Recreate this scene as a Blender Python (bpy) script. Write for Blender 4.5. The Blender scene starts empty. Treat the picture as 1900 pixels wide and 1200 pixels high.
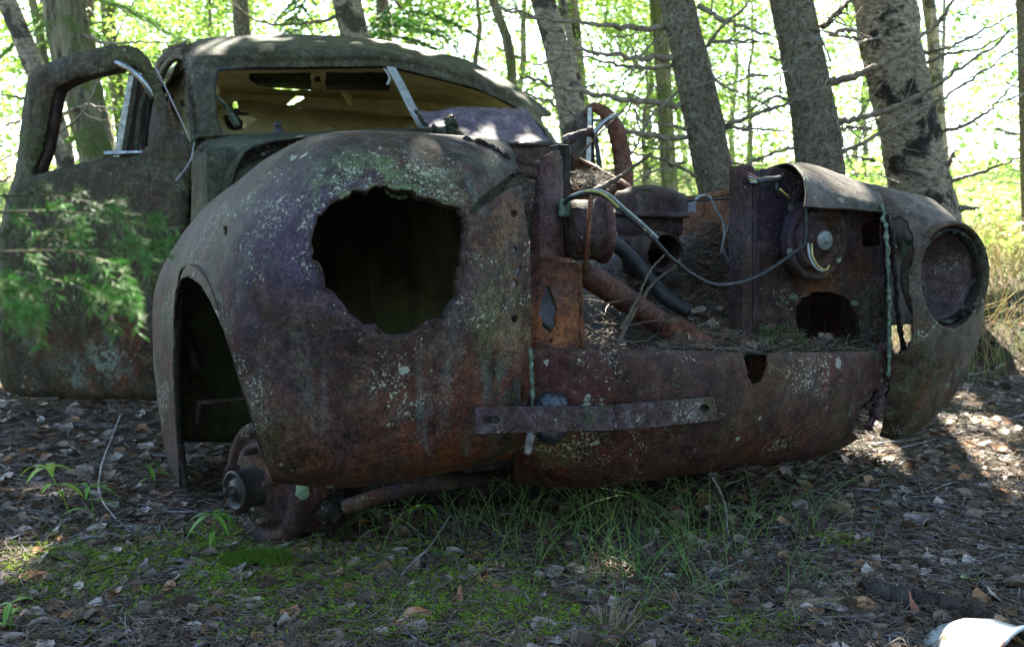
import bpy, math, random
import numpy as np
from mathutils import Vector

# ------------------------------------------------------------------ camera, world, sun, exposure
SC = bpy.context.scene
COL = SC.collection
H = 0.72; F = 1650.0
PITCH = math.atan(180 / F)
cd = bpy.data.cameras.new("camera"); cam = bpy.data.objects.new("camera", cd); COL.objects.link(cam)
cam.location = (0, 0, H); cam.rotation_euler = (math.pi / 2 - PITCH, 0, 0)
cd.sensor_width = 36; cd.lens = F / 1900 * 36; cd.clip_start = 0.05; cd.clip_end = 400
cd.dof.use_dof = True; cd.dof.focus_distance = 1.8; cd.dof.aperture_fstop = 6.3
SC.camera = cam

SUN = np.array([0.02, 0.80, 0.86]); SUN /= np.linalg.norm(SUN)      # towards the sun
elev = math.asin(SUN[2]); azim = math.atan2(SUN[0], SUN[1])
w = bpy.data.worlds.new("World"); SC.world = w; w.use_nodes = True
nt = w.node_tree; nt.nodes.clear()
sky = nt.nodes.new("ShaderNodeTexSky"); sky.sky_type = 'NISHITA'; sky.sun_disc = False
sky.sun_elevation = elev; sky.sun_rotation = azim; sky.air_density = 1.0; sky.dust_density = 1.0
bg = nt.nodes.new("ShaderNodeBackground"); bg.inputs[1].default_value = 0.09
wo = nt.nodes.new("ShaderNodeOutputWorld")
nt.links.new(sky.outputs[0], bg.inputs[0]); nt.links.new(bg.outputs[0], wo.inputs[0])
sd = bpy.data.lights.new("sun", 'SUN'); sun = bpy.data.objects.new("sun", sd); COL.objects.link(sun)
sd.energy = 5.0; sd.angle = math.radians(0.5); sd.color = (1.0, 0.95, 0.86)
sun.rotation_euler = Vector(SUN).to_track_quat('Z', 'Y').to_euler(); sun.location = (3, 5, 9)
SC.view_settings.view_transform = 'Standard'; SC.view_settings.look = 'None'
SC.view_settings.exposure = 3.1; SC.view_settings.gamma = 1.0
SC.view_settings.use_white_balance = True; SC.view_settings.white_balance_temperature = 6900; SC.view_settings.white_balance_tint = 4
SC.render.engine = 'CYCLES'
SC.cycles.use_denoising = True
SC.cycles.max_bounces = 6; SC.cycles.diffuse_bounces = 4; SC.cycles.transmission_bounces = 3
SC.cycles.glossy_bounces = 2; SC.cycles.transparent_max_bounces = 4
SC.cycles.sample_clamp_indirect = 6.0

rng = np.random.default_rng(7)
random.seed(7)

# ------------------------------------------------------------------ geometry helpers
CP, SP_ = math.cos(PITCH), math.sin(PITCH)
CAM = np.array([0, 0, H])
def ray(u, v):
    x = (u - 950) / F; y = (600 - v) / F
    return np.array([x, CP + y * SP_, -SP_ + y * CP])
def PY(u, v, Y):
    d = ray(u, v); return CAM + d * (Y / d[1])
def PZ(u, v, z=0.0):
    d = ray(u, v); return CAM + d * ((z - H) / d[2])
TH = math.radians(26)
AS = np.array([-math.sin(TH), math.cos(TH), 0]); AT = np.array([math.cos(TH), math.sin(TH), 0])
NOSE = np.array([.437, 1.893, 0])
def C(s, t, z): return NOSE + AS * s + AT * t + np.array([0, 0, z])
def PS(u, v, s):
    d = ray(u, v); n = AS
    k = (np.dot(NOSE + AS * s, n) - np.dot(CAM, n)) / np.dot(d, n)
    return CAM + d * k
def PSZ(u, z, s):
    # point on car plane s at height z whose picture column is u
    p0, p1 = C(s, -3, z), C(s, 3, z)
    a, b = 0.0, 1.0
    for _ in range(40):
        m = (a + b) / 2; p = p0 + (p1 - p0) * m
        if proj(p)[0] < u: a = m
        else: b = m
    return p0 + (p1 - p0) * a
def proj(p):
    q = np.asarray(p) - CAM
    dep = q[..., 1] * CP - q[..., 2] * SP_
    x = q[..., 0] / dep; y = (q[..., 1] * SP_ + q[..., 2] * CP) / dep
    return np.stack([950 + F * x, 600 - F * y], -1)

def new_mesh(name, V, faces, smooth=True):
    """faces: array (n,k) or list of such arrays / python face lists"""
    V = np.asarray(V, dtype=np.float32).reshape(-1, 3)
    if isinstance(faces, np.ndarray): faces = [faces]
    loops, tot = [], []
    for f in faces:
        f = np.asarray(f)
        if f.ndim == 1: f = f.reshape(1, -1)
        if f.size == 0: continue
        loops.append(f.ravel()); tot.append(np.full(len(f), f.shape[1]))
    loops = np.concatenate(loops).astype(np.int32); tot = np.concatenate(tot).astype(np.int32)
    me = bpy.data.meshes.new(name)
    me.vertices.add(len(V)); me.vertices.foreach_set("co", V.ravel())
    me.loops.add(len(loops)); me.loops.foreach_set("vertex_index", loops)
    me.polygons.add(len(tot))
    st = np.concatenate([[0], np.cumsum(tot)[:-1]]).astype(np.int32)
    me.polygons.foreach_set("loop_start", st); me.polygons.foreach_set("loop_total", tot)
    me.polygons.foreach_set("use_smooth", np.full(len(tot), smooth))
    me.update(calc_edges=True); me.validate()
    return me
class MB:
    """collects geometry in world coordinates"""
    def __init__(s): s.V = []; s.F = []; s.n = 0
    def add(s, V, Fs):
        V = np.asarray(V, float).reshape(-1, 3)
        if isinstance(Fs, np.ndarray): Fs = [Fs]
        for f in Fs:
            f = np.asarray(f)
            if f.ndim == 1: f = f.reshape(1, -1)
            if f.size: s.F.append(f + s.n)
        s.V.append(V); s.n += len(V)
    def merge(s, o):
        for f in o.F: s.F.append(f + s.n)
        s.V += o.V; s.n += o.n
    def obj(s, name, mat, parent=None, smooth=True, thick=0, bevel=0, origin=None, offset=0):
        V = np.concatenate(s.V)
        if parent is not None: org = np.array(ORG.get(parent.name, (0, 0, 0)), float)
        else: org = np.zeros(3) if origin is None else np.array(origin, float)
        me = new_mesh(name, V - org, s.F, smooth)
        o = bpy.data.objects.new(name, me); COL.objects.link(o)
        if mat is not None: me.materials.append(mat)
        if parent is not None: o.parent = parent; ORG[o.name] = org
        else: o.location = org; ORG[o.name] = org
        if thick:
            m = o.modifiers.new("thickness", 'SOLIDIFY'); m.thickness = thick; m.offset = offset
        if bevel:
            m = o.modifiers.new("bevel", 'BEVEL'); m.width = bevel; m.segments = 2; m.limit_method = 'ANGLE'
        return o
ORG = {}
def empty(name, loc):
    o = bpy.data.objects.new(name, None); COL.objects.link(o); o.location = loc
    o.empty_display_size = 0.2; ORG[o.name] = np.array(loc, float); return o
def tag(o, label=None, cat=None, group=None, kind=None):
    if label: o["label"] = label
    if cat: o["category"] = cat
    if group: o["group"] = group
    if kind: o["kind"] = kind
    return o

def catmull(P, n):
    """P (k,3) -> n points through them"""
    P = np.asarray(P, float); k = len(P)
    Q = np.concatenate([[2 * P[0] - P[1]], P, [2 * P[-1] - P[-2]]])
    t = np.linspace(0, k - 1 - 1e-9, n); i = t.astype(int); f = (t - i)[:, None]
    if P.ndim == 3: f = f[:, :, None]
    a, b, c, d = Q[i], Q[i + 1], Q[i + 2], Q[i + 3]
    return .5 * ((2 * b) + (c - a) * f + (2 * a - 5 * b + 4 * c - d) * f * f + (3 * b - a - 3 * c + d) * f ** 3)
def net(P, nr, nc):
    """P (rows,cols,3) -> dense grid (nr,nc,3)"""
    A = catmull(np.asarray(P, float), nr)
    return np.transpose(catmull(np.transpose(A, (1, 0, 2)), nc), (1, 0, 2))
def inpoly(pts, poly):
    x, y = pts[..., 0], pts[..., 1]; poly = np.asarray(poly, float); r = np.zeros(x.shape, bool)
    n = len(poly)
    for i in range(n):
        x0, y0 = poly[i]; x1, y1 = poly[(i + 1) % n]
        if y0 == y1: continue
        c = ((y0 > y) != (y1 > y)) & (x < (x1 - x0) * (y - y0) / (y1 - y0) + x0)
        r ^= c
    return r
def circ(u, v, r, ry=None, n=20):
    ry = ry or r
    return [(u + r * math.cos(a), v + ry * math.sin(a)) for a in np.linspace(0, 2 * math.pi, n, endpoint=False)]
def jag(poly, amp=2.0, step=6.0, seed=1):
    """make a polygon outline ragged like rusted-through metal"""
    rg = np.random.default_rng(seed); out = []
    for i in range(len(poly)):
        a = np.array(poly[i], float); b = np.array(poly[(i + 1) % len(poly)], float)
        n = max(1, int(np.linalg.norm(b - a) / step))
        for k in range(n):
            out.append(tuple(a + (b - a) * k / n + rg.normal(0, amp, 2)))
    return out
def vnoise(p, scale, seed=0):
    """cheap smooth value noise on (n,3)"""
    q = p * scale + seed * 17.3
    i = np.floor(q).astype(np.int64); f = q - i; f = f * f * (3 - 2 * f)
    def h(a, b, c):
        n = (a * 73856093) ^ (b * 19349663) ^ (c * 83492791)
        n = (n * 2654435761) & 0xffffffff
        return ((n ^ (n >> 13)) & 0xffff) / 65535.0
    r = 0
    for dx in (0, 1):
        for dy in (0, 1):
            for dz in (0, 1):
                w_ = (f[..., 0] if dx else 1 - f[..., 0]) * (f[..., 1] if dy else 1 - f[..., 1]) * (f[..., 2] if dz else 1 - f[..., 2])
                r = r + w_ * h(i[..., 0] + dx, i[..., 1] + dy, i[..., 2] + dz)
    return r * 2 - 1
def shell(name, P, nr, nc, mat, parent, holes=(), thick=.006, rough=.0015, keep=None, offset=0, dents=0.0, snap=True):
    """sheet metal through a control net; holes are outlines as seen on the front of the sheet"""
    G = net(P, nr, nc)
    du = np.gradient(G, axis=0); dv = np.gradient(G, axis=1)
    N = np.cross(du, dv); N /= np.linalg.norm(N, axis=-1, keepdims=True) + 1e-9
    if rough: G = G + N * (vnoise(G, 35)[..., None] * rough + vnoise(G, 9, 3)[..., None] * rough * 2.2)
    if dents: G = G + N * vnoise(G, 3.2, 5)[..., None] * dents
    uv = proj(G)
    idx = np.arange(nr * nc).reshape(nr, nc)
    Fq = np.stack([idx[:-1, :-1], idx[1:, :-1], idx[1:, 1:], idx[:-1, 1:]], -1).reshape(-1, 4)
    fuv = uv.reshape(-1, 2)[Fq].mean(1)
    ok = np.ones(len(Fq), bool)
    for h in holes: ok &= ~inpoly(fuv, h)
    if keep is not None: ok &= inpoly(fuv, keep)
    fn = getattr(shell, 'extra', None)
    Fq = Fq[ok]
    V = G.reshape(-1, 3).copy()
    # relax the torn border so it does not step along the grid
    E = np.concatenate([Fq[:, [0, 1]], Fq[:, [1, 2]], Fq[:, [2, 3]], Fq[:, [3, 0]]])
    Es = np.sort(E, 1); key = Es[:, 0] * (nr * nc) + Es[:, 1]
    uq, first, cnt = np.unique(key, return_index=True, return_counts=True)
    B = Es[first[cnt == 1]]
    inner = np.ones(nr * nc, bool)
    inner[idx[0]] = inner[idx[-1]] = inner[idx[:, 0]] = inner[idx[:, -1]] = False
    for _ in range(3):
        acc = np.zeros_like(V); num = np.zeros(len(V))
        np.add.at(acc, B[:, 0], V[B[:, 1]]); np.add.at(acc, B[:, 1], V[B[:, 0]])
        np.add.at(num, B[:, 0], 1); np.add.at(num, B[:, 1], 1)
        m = (num == 2) & inner
        V[m] = V[m] * .4 + .6 * acc[m] / num[m][:, None]
    used = np.zeros(len(V), bool); used[Fq.ravel()] = True
    remap = np.cumsum(used) - 1
    b = MB(); b.add(V[used], remap[Fq])
    return b.obj(name, mat, parent, thick=thick, offset=offset)

def frame_of(d):
    d = d / (np.linalg.norm(d) + 1e-12)
    a = np.array([0, 0, 1.0]) if abs(d[2]) < .9 else np.array([1.0, 0, 0])
    x = np.cross(a, d); x /= np.linalg.norm(x); return x, np.cross(d, x)
def tube(mb, pts, rad, seg=8, cap=True, noise=0.0):
    pts = np.asarray(pts, float); n = len(pts)
    rad = np.full(n, rad) if np.isscalar(rad) else np.asarray(rad, float)
    T = np.gradient(pts, axis=0)
    x, y = frame_of(T[0]); V = []
    a = np.linspace(0, 2 * np.pi, seg, endpoint=False)
    for i in range(n):
        d = T[i] / (np.linalg.norm(T[i]) + 1e-12)
        x = x - d * np.dot(x, d); x /= np.linalg.norm(x) + 1e-12; y = np.cross(d, x)
        r = rad[i] * (1 + (noise * rng.normal(0, 1, seg) if noise else 0))
        V.append(pts[i] + (np.cos(a) * r)[:, None] * x + (np.sin(a) * r)[:, None] * y)
    V = np.concatenate(V); k = np.arange(seg); k2 = (k + 1) % seg
    Fq = np.concatenate([np.stack([i * seg + k, i * seg + k2, (i + 1) * seg + k2, (i + 1) * seg + k], -1) for i in range(n - 1)])
    fs = [Fq]
    if cap: fs += [np.arange(seg)[::-1].reshape(1, -1), (np.arange(seg) + (n - 1) * seg).reshape(1, -1)]
    mb.add(V, fs)
def lathe(mb, c, axis, prof, seg=32, sx=1.0, up=None):
    """prof: list of (r, h) along axis from c"""
    axis = np.asarray(axis, float); axis /= np.linalg.norm(axis); x, y = frame_of(axis)
    a = np.linspace(0, 2 * np.pi, seg, endpoint=False); V = []
    for r, h in prof:
        V.append(np.asarray(c) + axis * h + (np.cos(a) * r * sx)[:, None] * x + (np.sin(a) * r)[:, None] * y)
    V = np.concatenate(V); k = np.arange(seg); k2 = (k + 1) % seg
    Fq = np.concatenate([np.stack([i * seg + k, i * seg + k2, (i + 1) * seg + k2, (i + 1) * seg + k], -1) for i in range(len(prof) - 1)])
    mb.add(V, Fq)
def prism(mb, poly, depth):
    """poly (n,3) closed outline, extruded by vector depth"""
    P = np.asarray(poly, float); n = len(P); d = np.asarray(depth, float)
    V = np.concatenate([P, P + d]); k = np.arange(n); k2 = (k + 1) % n
    mb.add(V, [np.stack([k, k2, k2 + n, k + n], -1), k[::-1].reshape(1, -1), (k + n).reshape(1, -1)])
def box(mb, c, hx, hy, hz, ax=None):
    X, Y, Z = ax if ax is not None else (AT, AS, np.array([0, 0, 1.0]))
    c = np.asarray(c, float)
    V = [c + X * hx * i + Y * hy * j + Z * hz * k for k in (-1, 1) for (i, j) in ((-1, -1), (1, -1), (1, 1), (-1, 1))]
    mb.add(V, [np.array([[0, 3, 2, 1], [4, 5, 6, 7], [0, 1, 5, 4], [1, 2, 6, 5], [2, 3, 7, 6], [3, 0, 4, 7]])])

# ------------------------------------------------------------------ materials
def mat_new(name):
    m = bpy.data.materials.new(name); m.use_nodes = True; t = m.node_tree; t.nodes.clear(); return m, t
class NT:
    def __init__(s, t): s.t = t
    def n(s, kind, **kw):
        o = s.t.nodes.new(kind)
        for k, v in kw.items(): setattr(o, k, v)
        return o
    def l(s, a, b): s.t.links.new(a, b)
    def tex(s, vec, scale, detail=5, rough=.6, dist=0.0, kind='noise'):
        if kind == 'noise':
            o = s.n("ShaderNodeTexNoise"); o.inputs["Detail"].default_value = detail
            o.inputs["Roughness"].default_value = rough; o.inputs["Distortion"].default_value = dist
        else:
            o = s.n("ShaderNodeTexVoronoi")
        o.inputs["Scale"].default_value = scale; s.l(vec, o.inputs["Vector"]); return o
    def map(s, val, a, b, c=0.0, d=1.0):
        o = s.n("ShaderNodeMapRange"); s.l(val, o.inputs[0])
        o.inputs[1].default_value = a; o.inputs[2].default_value = b; o.inputs[3].default_value = c; o.inputs[4].default_value = d
        return o.outputs[0]
    def mul(s, a, b, op='MULTIPLY'):
        o = s.n("ShaderNodeMath", operation=op)
        for i, x in enumerate((a, b)):
            if isinstance(x, (int, float)): o.inputs[i].default_value = x
            else: s.l(x, o.inputs[i])
        return o.outputs[0]
    def mix(s, f, a, b):
        o = s.n("ShaderNodeMix", data_type='RGBA')
        if isinstance(f, (int, float)): o.inputs[0].default_value = f
        else: s.l(f, o.inputs[0])
        for i, x in ((6, a), (7, b)):
            if isinstance(x, tuple): o.inputs[i].default_value = (*x, 1)
            else: s.l(x, o.inputs[i])
        return o.outputs[2]
    def ramp(s, val, stops):
        o = s.n("ShaderNodeValToRGB"); s.l(val, o.inputs[0]); e = o.color_ramp.elements
        e[0].position, e[0].color = stops[0][0], (*stops[0][1], 1); e[1].position, e[1].color = stops[-1][0], (*stops[-1][1], 1)
        for p, c in stops[1:-1]:
            x = e.new(p); x.color = (*c, 1)
        return o.outputs[0]
    def coords(s, stretch=None):
        o = s.n("ShaderNodeTexCoord"); v = o.outputs["Object"]
        if stretch:
            m = s.n("ShaderNodeMapping"); m.inputs["Scale"].default_value = stretch; s.l(v, m.inputs[0]); v = m.outputs[0]
        return v
    def out(s, color, rough=.8, bump=None, strength=.3, dist=.01, metal=0.0, spec=.3, transl=0.0):
        p = s.n("ShaderNodeBsdfPrincipled"); o = s.n("ShaderNodeOutputMaterial")
        if isinstance(color, tuple): p.inputs["Base Color"].default_value = (*color, 1)
        else: s.l(color, p.inputs["Base Color"])
        if isinstance(rough, (int, float)): p.inputs["Roughness"].default_value = rough
        else: s.l(rough, p.inputs["Roughness"])
        if isinstance(metal, (int, float)): p.inputs["Metallic"].default_value = metal
        else: s.l(metal, p.inputs["Metallic"])
        p.inputs["Specular IOR Level"].default_value = spec
        if bump is not None:
            b = s.n("ShaderNodeBump"); b.inputs["Strength"].default_value = strength; b.inputs["Distance"].default_value = dist
            s.l(bump, b.inputs["Height"]); s.l(b.outputs[0], p.inputs["Normal"])
        if transl:
            tr = s.n("ShaderNodeBsdfTranslucent"); mx = s.n("ShaderNodeMixShader"); mx.inputs[0].default_value = transl
            if isinstance(color, tuple): tr.inputs[0].default_value = (*color, 1)
            else: s.l(color, tr.inputs[0])
            s.l(p.outputs[0], mx.inputs[1]); s.l(tr.outputs[0], mx.inputs[2]); s.l(mx.outputs[0], o.inputs[0])
        else: s.l(p.outputs[0], o.inputs[0])

def rust(name, dark=(.015, .008, .006), mid=(.046, .025, .019), light=(.082, .055, .043), red=(.14, .038, .015),
         moss=(.062, .082, .022), lichen=(.33, .37, .31), redamt=.5, mossamt=.4, lich=.5, bluish=.3, seed=0.0, rough=.60, streak=.35, zones=()):
    m, t = mat_new(name); N = NT(t)
    c0 = N.coords(); mp = N.n("ShaderNodeMapping"); mp.inputs["Location"].default_value = (seed, seed * 1.7, seed * .6); N.l(c0, mp.inputs[0]); v = mp.outputs[0]
    st = N.n("ShaderNodeMapping"); st.inputs["Scale"].default_value = (9, 9, 1.1); N.l(v, st.inputs[0]); vs = st.outputs[0]
    big = N.tex(v, 2.6, 6, .62, .6).outputs[0]
    med = N.tex(v, 13, 6, .65, .8).outputs[0]
    fine = N.tex(v, 170, 4, .7).outputs[0]
    col = N.ramp(med, [(.34, dark), (.5, mid), (.66, light)])
    blue = N.map(N.tex(v, 3.3, 4, .6, .5).outputs[0], .46, .62, 0, bluish)
    col = N.mix(blue, col, (.064, .044, .078))
    rm = N.mul(N.map(big, .45, .62), N.map(N.tex(v, 7.7, 5, .7, 1.0).outputs[0], .42, .6)); sz0 = N.n('ShaderNodeSeparateXYZ'); N.l(c0, sz0.inputs[0]); zr = N.map(sz0.outputs[2], .55, .22, .35, 1.5); rm = N.mul(N.mul(rm, redamt), zr)
    col = N.mix(rm, col, red)
    # run-down streaks
    sk = N.map(N.tex(vs, 3.0, 5, .6, .2).outputs[0], .52, .66, 0, streak)
    col = N.mix(sk, col, N.mix(N.map(big, .4, .6), (.085, .05, .035), (.10, .115, .11)))
    # flaking paint with crisp edges
    fl = N.tex(v, 9.5, 9, .72, 1.6).outputs[0]
    flk = N.mul(N.map(fl, .575, .59), N.map(N.tex(v, 3.1, 3, .5).outputs[0], .5, .56))
    col = N.mix(N.mul(flk, .7), col, (.075, .088, .058))
    mo = N.mul(N.map(N.tex(v, 3.6, 7, .7, .7).outputs[0], .50, .62), N.map(N.tex(v, 60, 3, .7).outputs[0], .42, .6)); mo = N.mul(mo, mossamt)
    col = N.mix(mo, col, moss)
    for (pt, rad, zc, amt, grain) in zones:
        q = np.asarray(pt) - C(1.2, 0, 0)
        dn = N.n("ShaderNodeVectorMath", operation='DISTANCE'); N.l(c0, dn.inputs[0]); dn.inputs[1].default_value = tuple(float(a) for a in q)
        wob = N.mul(N.tex(v, 11, 6, .7, .8).outputs[0], rad * 1.3); dd = N.mul(dn.outputs["Value"], wob, 'ADD')
        zm = N.map(dd, rad * 1.75, rad * 1.05, 0, amt)
        if grain: zm = N.mul(zm, N.map(N.tex(v, grain, 6, .75, .8).outputs[0], .46, .54))
        col = N.mix(zm, col, zc)
    # pitting
    pit = N.mul(N.map(fine, .38, .62, .5, 1.4), N.map(N.tex(v, 55, 4, .7, .4).outputs[0], .38, .62, .66, 1.3))
    h = N.n("ShaderNodeMix", data_type='RGBA', blend_type='MULTIPLY'); h.inputs[0].default_value = 1
    N.l(col, h.inputs[6]); cb = N.n("ShaderNodeCombineColor"); [N.l(pit, cb.inputs[i]) for i in range(3)]; N.l(cb.outputs[0], h.inputs[7]); col = h.outputs[2]
    # crusty lichen: small spots and a few rosettes
    wv = N.n("ShaderNodeMix", data_type='RGBA', blend_type='LINEAR_LIGHT'); wv.inputs[0].default_value = .006
    nz = N.n("ShaderNodeTexNoise"); nz.inputs["Scale"].default_value = 190; nz.inputs["Detail"].default_value = 3; N.l(v, nz.inputs["Vector"])
    N.l(v, wv.inputs[6]); N.l(nz.outputs[1], wv.inputs[7]); vw = wv.outputs[2]
    lm = N.map(N.tex(v, 4.4, 6, .72, .8).outputs[0], .56 - .14 * lich, .66 - .12 * lich)
    tot = None
    for sc, thr, am in ((230, .26, 1.0), (115, .24, 1.0), (42, .26, .9), (330, .22, .9)):
        vo = N.tex(vw, sc, kind='v')
        sz = N.n("ShaderNodeSeparateColor"); N.l(vo.outputs["Color"], sz.inputs[0])
        lim = N.mul(N.mul(sz.outputs[0], sz.outputs[0]), thr * 2.4)
        lim = N.mul(lim, lm) if sc != 42 else N.mul(lim, N.map(N.tex(v, 8, 3, .6, .2).outputs[0], .58, .68))
        d = N.mul(lim, vo.outputs["Distance"], 'SUBTRACT')
        mk = N.mul(N.map(d, 0.0, .04), am * min(1, .35 + lich))
        tot = mk if tot is None else N.mul(tot, mk, 'MAXIMUM')
    lc = N.mix(N.tex(v, 22, 4, .6).outputs[0], lichen, (lichen[0] * .8, lichen[1] * .62, lichen[2] * .5))
    col = N.mix(tot, col, lc)
    hgt = N.mul(N.mul(fine, .7), N.mul(N.mul(flk, .5), N.mul(N.mul(tot, .5), N.mul(med, .8), 'ADD'), 'ADD'), 'ADD')
    rg = N.map(fine, .3, .7, rough - .12, rough + .2)
    N.out(col, rg, hgt, .7, .006, 0.0, .16)
    return m
M = {}
M['rust'] = rust("fender_rust", seed=0, bluish=.35, redamt=.8, mossamt=.5, lich=.58, streak=.6, zones=[
    (PS(560, 420, .0), .15, (.068, .046, .090), .55, 0), (PS(540, 560, .0), .12, (.066, .045, .080), .5, 9), (PS(900, 290, .05), .10, (.075, .085, .075), .5, 14),
    (PS(640, 330, .0), .09, (.095, .115, .055), .9, 22), (PS(740, 315, .0), .10, (.09, .115, .05), .9, 22), (PS(820, 345, .0), .06, (.10, .10, .05), .8, 26),
    (PS(925, 420, .0), .09, (.14, .075, .035), .6, 20), (PS(940, 520, .0), .10, (.12, .05, .03), .5, 16), (PS(915, 560, -.03), .09, (.13, .13, .06), .6, 26), (PS(955, 620, .0), .07, (.18, .12, .06), .6, 10),
    (PS(800, 850, -.03), .16, (.11, .03, .014), .7, 10), (PS(640, 850, .0), .12, (.08, .03, .018), .6, 10), (PS(930, 720, .0), .10, (.12, .035, .02), .6, 12)])
M['door_rust'] = rust("door_rust", dark=(.016, .013, .008), mid=(.040, .030, .017), light=(.066, .056, .034), redamt=.5, mossamt=.7, lich=.2, bluish=.0, seed=3.1, zones=[(PY(205, 665, 3.4), .10, (.20, .23, .19), .8, 24), (PY(130, 690, 3.4), .08, (.17, .20, .16), .7, 30), (PY(60, 620, 3.5), .08, (.14, .17, .12), .6, 30)])
M['roof_rust'] = rust("roof_rust", dark=(.022, .021, .012), mid=(.045, .041, .025), light=(.078, .072, .047), moss=(.055, .068, .022), redamt=.15, mossamt=.45, lich=.12, bluish=.0, seed=5.3, streak=.5)
M['valance_rust'] = rust("valance_rust", dark=(.018, .009, .006), mid=(.044, .019, .013), light=(.066, .036, .025), red=(.11, .016, .012), redamt=.8, mossamt=.4, lich=.52, bluish=.1, seed=8.2, zones=[(PS(1060, 700, -.05), .10, (.07, .018, .018), .6, 7), (PS(1100, 830, -.05), .13, (.085, .014, .010), .6, 6), (PS(1020, 850, -.05), .07, (.12, .12, .045), .8, 26), (PS(1440, 760, -.1), .16, (.07, .028, .015), .7, 8)])
M['orange_rust'] = rust("orange_rust", dark=(.04, .016, .010), mid=(.12, .042, .02), light=(.16, .075, .045), red=(.24, .065, .02), redamt=.7, mossamt=.1, lich=.2, bluish=.1, seed=1.9, streak=.2)
M['purple_rust'] = rust("purple_rust", dark=(.06, .04, .06), mid=(.115, .085, .12), light=(.17, .14, .18), redamt=.25, mossamt=0, lich=.1, bluish=.3, seed=4.4, streak=0)
M['plate_rust'] = rust("plate_rust", dark=(.016, .008, .007), mid=(.042, .023, .020), light=(.07, .045, .040), red=(.12, .042, .015), redamt=.7, mossamt=.2, lich=.35, bluish=.3, seed=6.6, zones=[(PS(1520, 520, .15), .07, (.14, .05, .018), .7, 14), (PS(1440, 400, .15), .12, (.045, .035, .07), .6, 0), (PS(1620, 560, .15), .07, (.10, .09, .06), .6, 30), (PS(1600, 500, .15), .06, (.10, .045, .02), .6, 16)])
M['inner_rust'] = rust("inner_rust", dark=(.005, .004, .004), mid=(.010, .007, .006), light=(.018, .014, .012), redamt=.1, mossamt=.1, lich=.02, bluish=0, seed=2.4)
M['far_rust'] = rust("far_fender_rust", dark=(.02, .012, .008), mid=(.052, .033, .024), light=(.09, .07, .055), red=(.14, .035, .015), redamt=.9, mossamt=.6, lich=.4, bluish=.15, seed=11.7)
def simple(name, a, b, scale=20, rough=.7, metal=0.0, spec=.3, bump=.3, bd=.005, transl=0.0, island=False, lo=.35, hi=.65):
    m, t = mat_new(name); N = NT(t); v = N.coords()
    n1 = N.tex(v, scale, 5, .65, .4).outputs[0]
    if island:
        g = N.n("ShaderNodeNewGeometry"); f = N.mul(N.mul(g.outputs["Random Per Island"], .75), N.mul(n1, .35), 'ADD')
        col = N.ramp(f, island if isinstance(island, list) else [(0, a), (1, b)])
    else: col = N.ramp(n1, [(lo, a), (hi, b)])
    N.out(col, rough, n1 if bump else None, bump, bd, metal, spec, transl)
    return m
M['olive'] = simple("interior_paint", (.40, .35, .17), (.62, .56, .34), 5, .7)
M['olive_dark'] = simple("shelf_paint", (.30, .25, .12), (.44, .37, .20), 4, .75)
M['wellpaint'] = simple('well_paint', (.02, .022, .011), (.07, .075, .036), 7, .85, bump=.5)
M['black'] = simple("black_rubber", (.012, .013, .016), (.03, .032, .036), 60, .5)
M['hose'] = simple("hose_rubber", (.008, .009, .012), (.02, .022, .028), 30, .55)
M['chrome'] = simple("dull_chrome", (.34, .36, .40), (.12, .12, .13), 45, .32, metal=.85, spec=.6, bump=.15)
M['alu'] = simple("bare_aluminium", (.36, .37, .38), (.18, .18, .18), 40, .5, metal=.3, bump=.1)
M['wire_grey'] = simple("grey_wire", (.30, .33, .33), (.16, .18, .18), 40, .5)
M['wire_yellow'] = simple("yellow_wire", (.42, .38, .12), (.25, .2, .07), 40, .5)
M['wire_red'] = simple("red_wire", (.40, .07, .06), (.2, .04, .04), 40, .5)
M['tar'] = simple("tar_lump", (.010, .012, .018), (.03, .035, .05), 40, .28, spec=.6, bump=.7, bd=.01)
M['crust'] = simple("green_crust", (.03, .04, .028), (.16, .22, .16), 60, .9, bump=.6)
M['moss'] = simple("moss_leaf", (.13, .24, .02), (.36, .50, .06), 12, .8, island=True, transl=.25)
M['grass'] = simple("grass_blade", (.09, .18, .05), (.24, .38, .12), 8, .6, island=True, transl=.3)
M['drygrass'] = simple("dry_grass", (.35, .26, .12), (.55, .45, .22), 8, .7, island=True, transl=.3)
M['litter'] = simple("dead_leaf", (.1, .07, .05), (.3, .22, .18), 25, .5, spec=.22, transl=.12, bump=.4, bd=.004,
    island=[(0, (.018, .012, .009)), (.28, (.075, .048, .034)), (.5, (.16, .108, .08)), (.66, (.42, .35, .31)), (.78, (.15, .088, .055)), (.92, (.36, .17, .075)), (1, (.60, .52, .47))])
M['needle'] = simple("dead_needle", (.1, .07, .05), (.3, .22, .18), 25, .6, spec=.2, bump=0,
    island=[(0, (.03, .02, .014)), (.4, (.085, .056, .038)), (.65, (.17, .12, .08)), (.8, (.13, .11, .11)), (1, (.34, .27, .18))])
M['twig'] = simple("grey_twig", (.08, .065, .06), (.26, .24, .25), 30, .5, bump=.5)
M['deadbranch'] = simple("dead_branch_bark", (.10, .075, .055), (.26, .22, .17), 22, .8, bump=.6, bd=.006)
M['wood'] = simple("rotten_wood", (.09, .06, .03), (.24, .19, .11), 18, .8, bump=.6)
M['sprout'] = simple("sprout_leaf", (.10, .22, .03), (.16, .34, .06), 20, .5, transl=.35)
M['orange'] = simple("orange_fungus", (.55, .20, .03), (.7, .32, .06), 30, .5)
M['cone'] = simple("cone_scale", (.08, .045, .03), (.16, .10, .07), 30, .8)
M['yleaf'] = simple("yellow_leaf", (.30, .36, .12), (.42, .46, .18), 30, .5, transl=.3)
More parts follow.
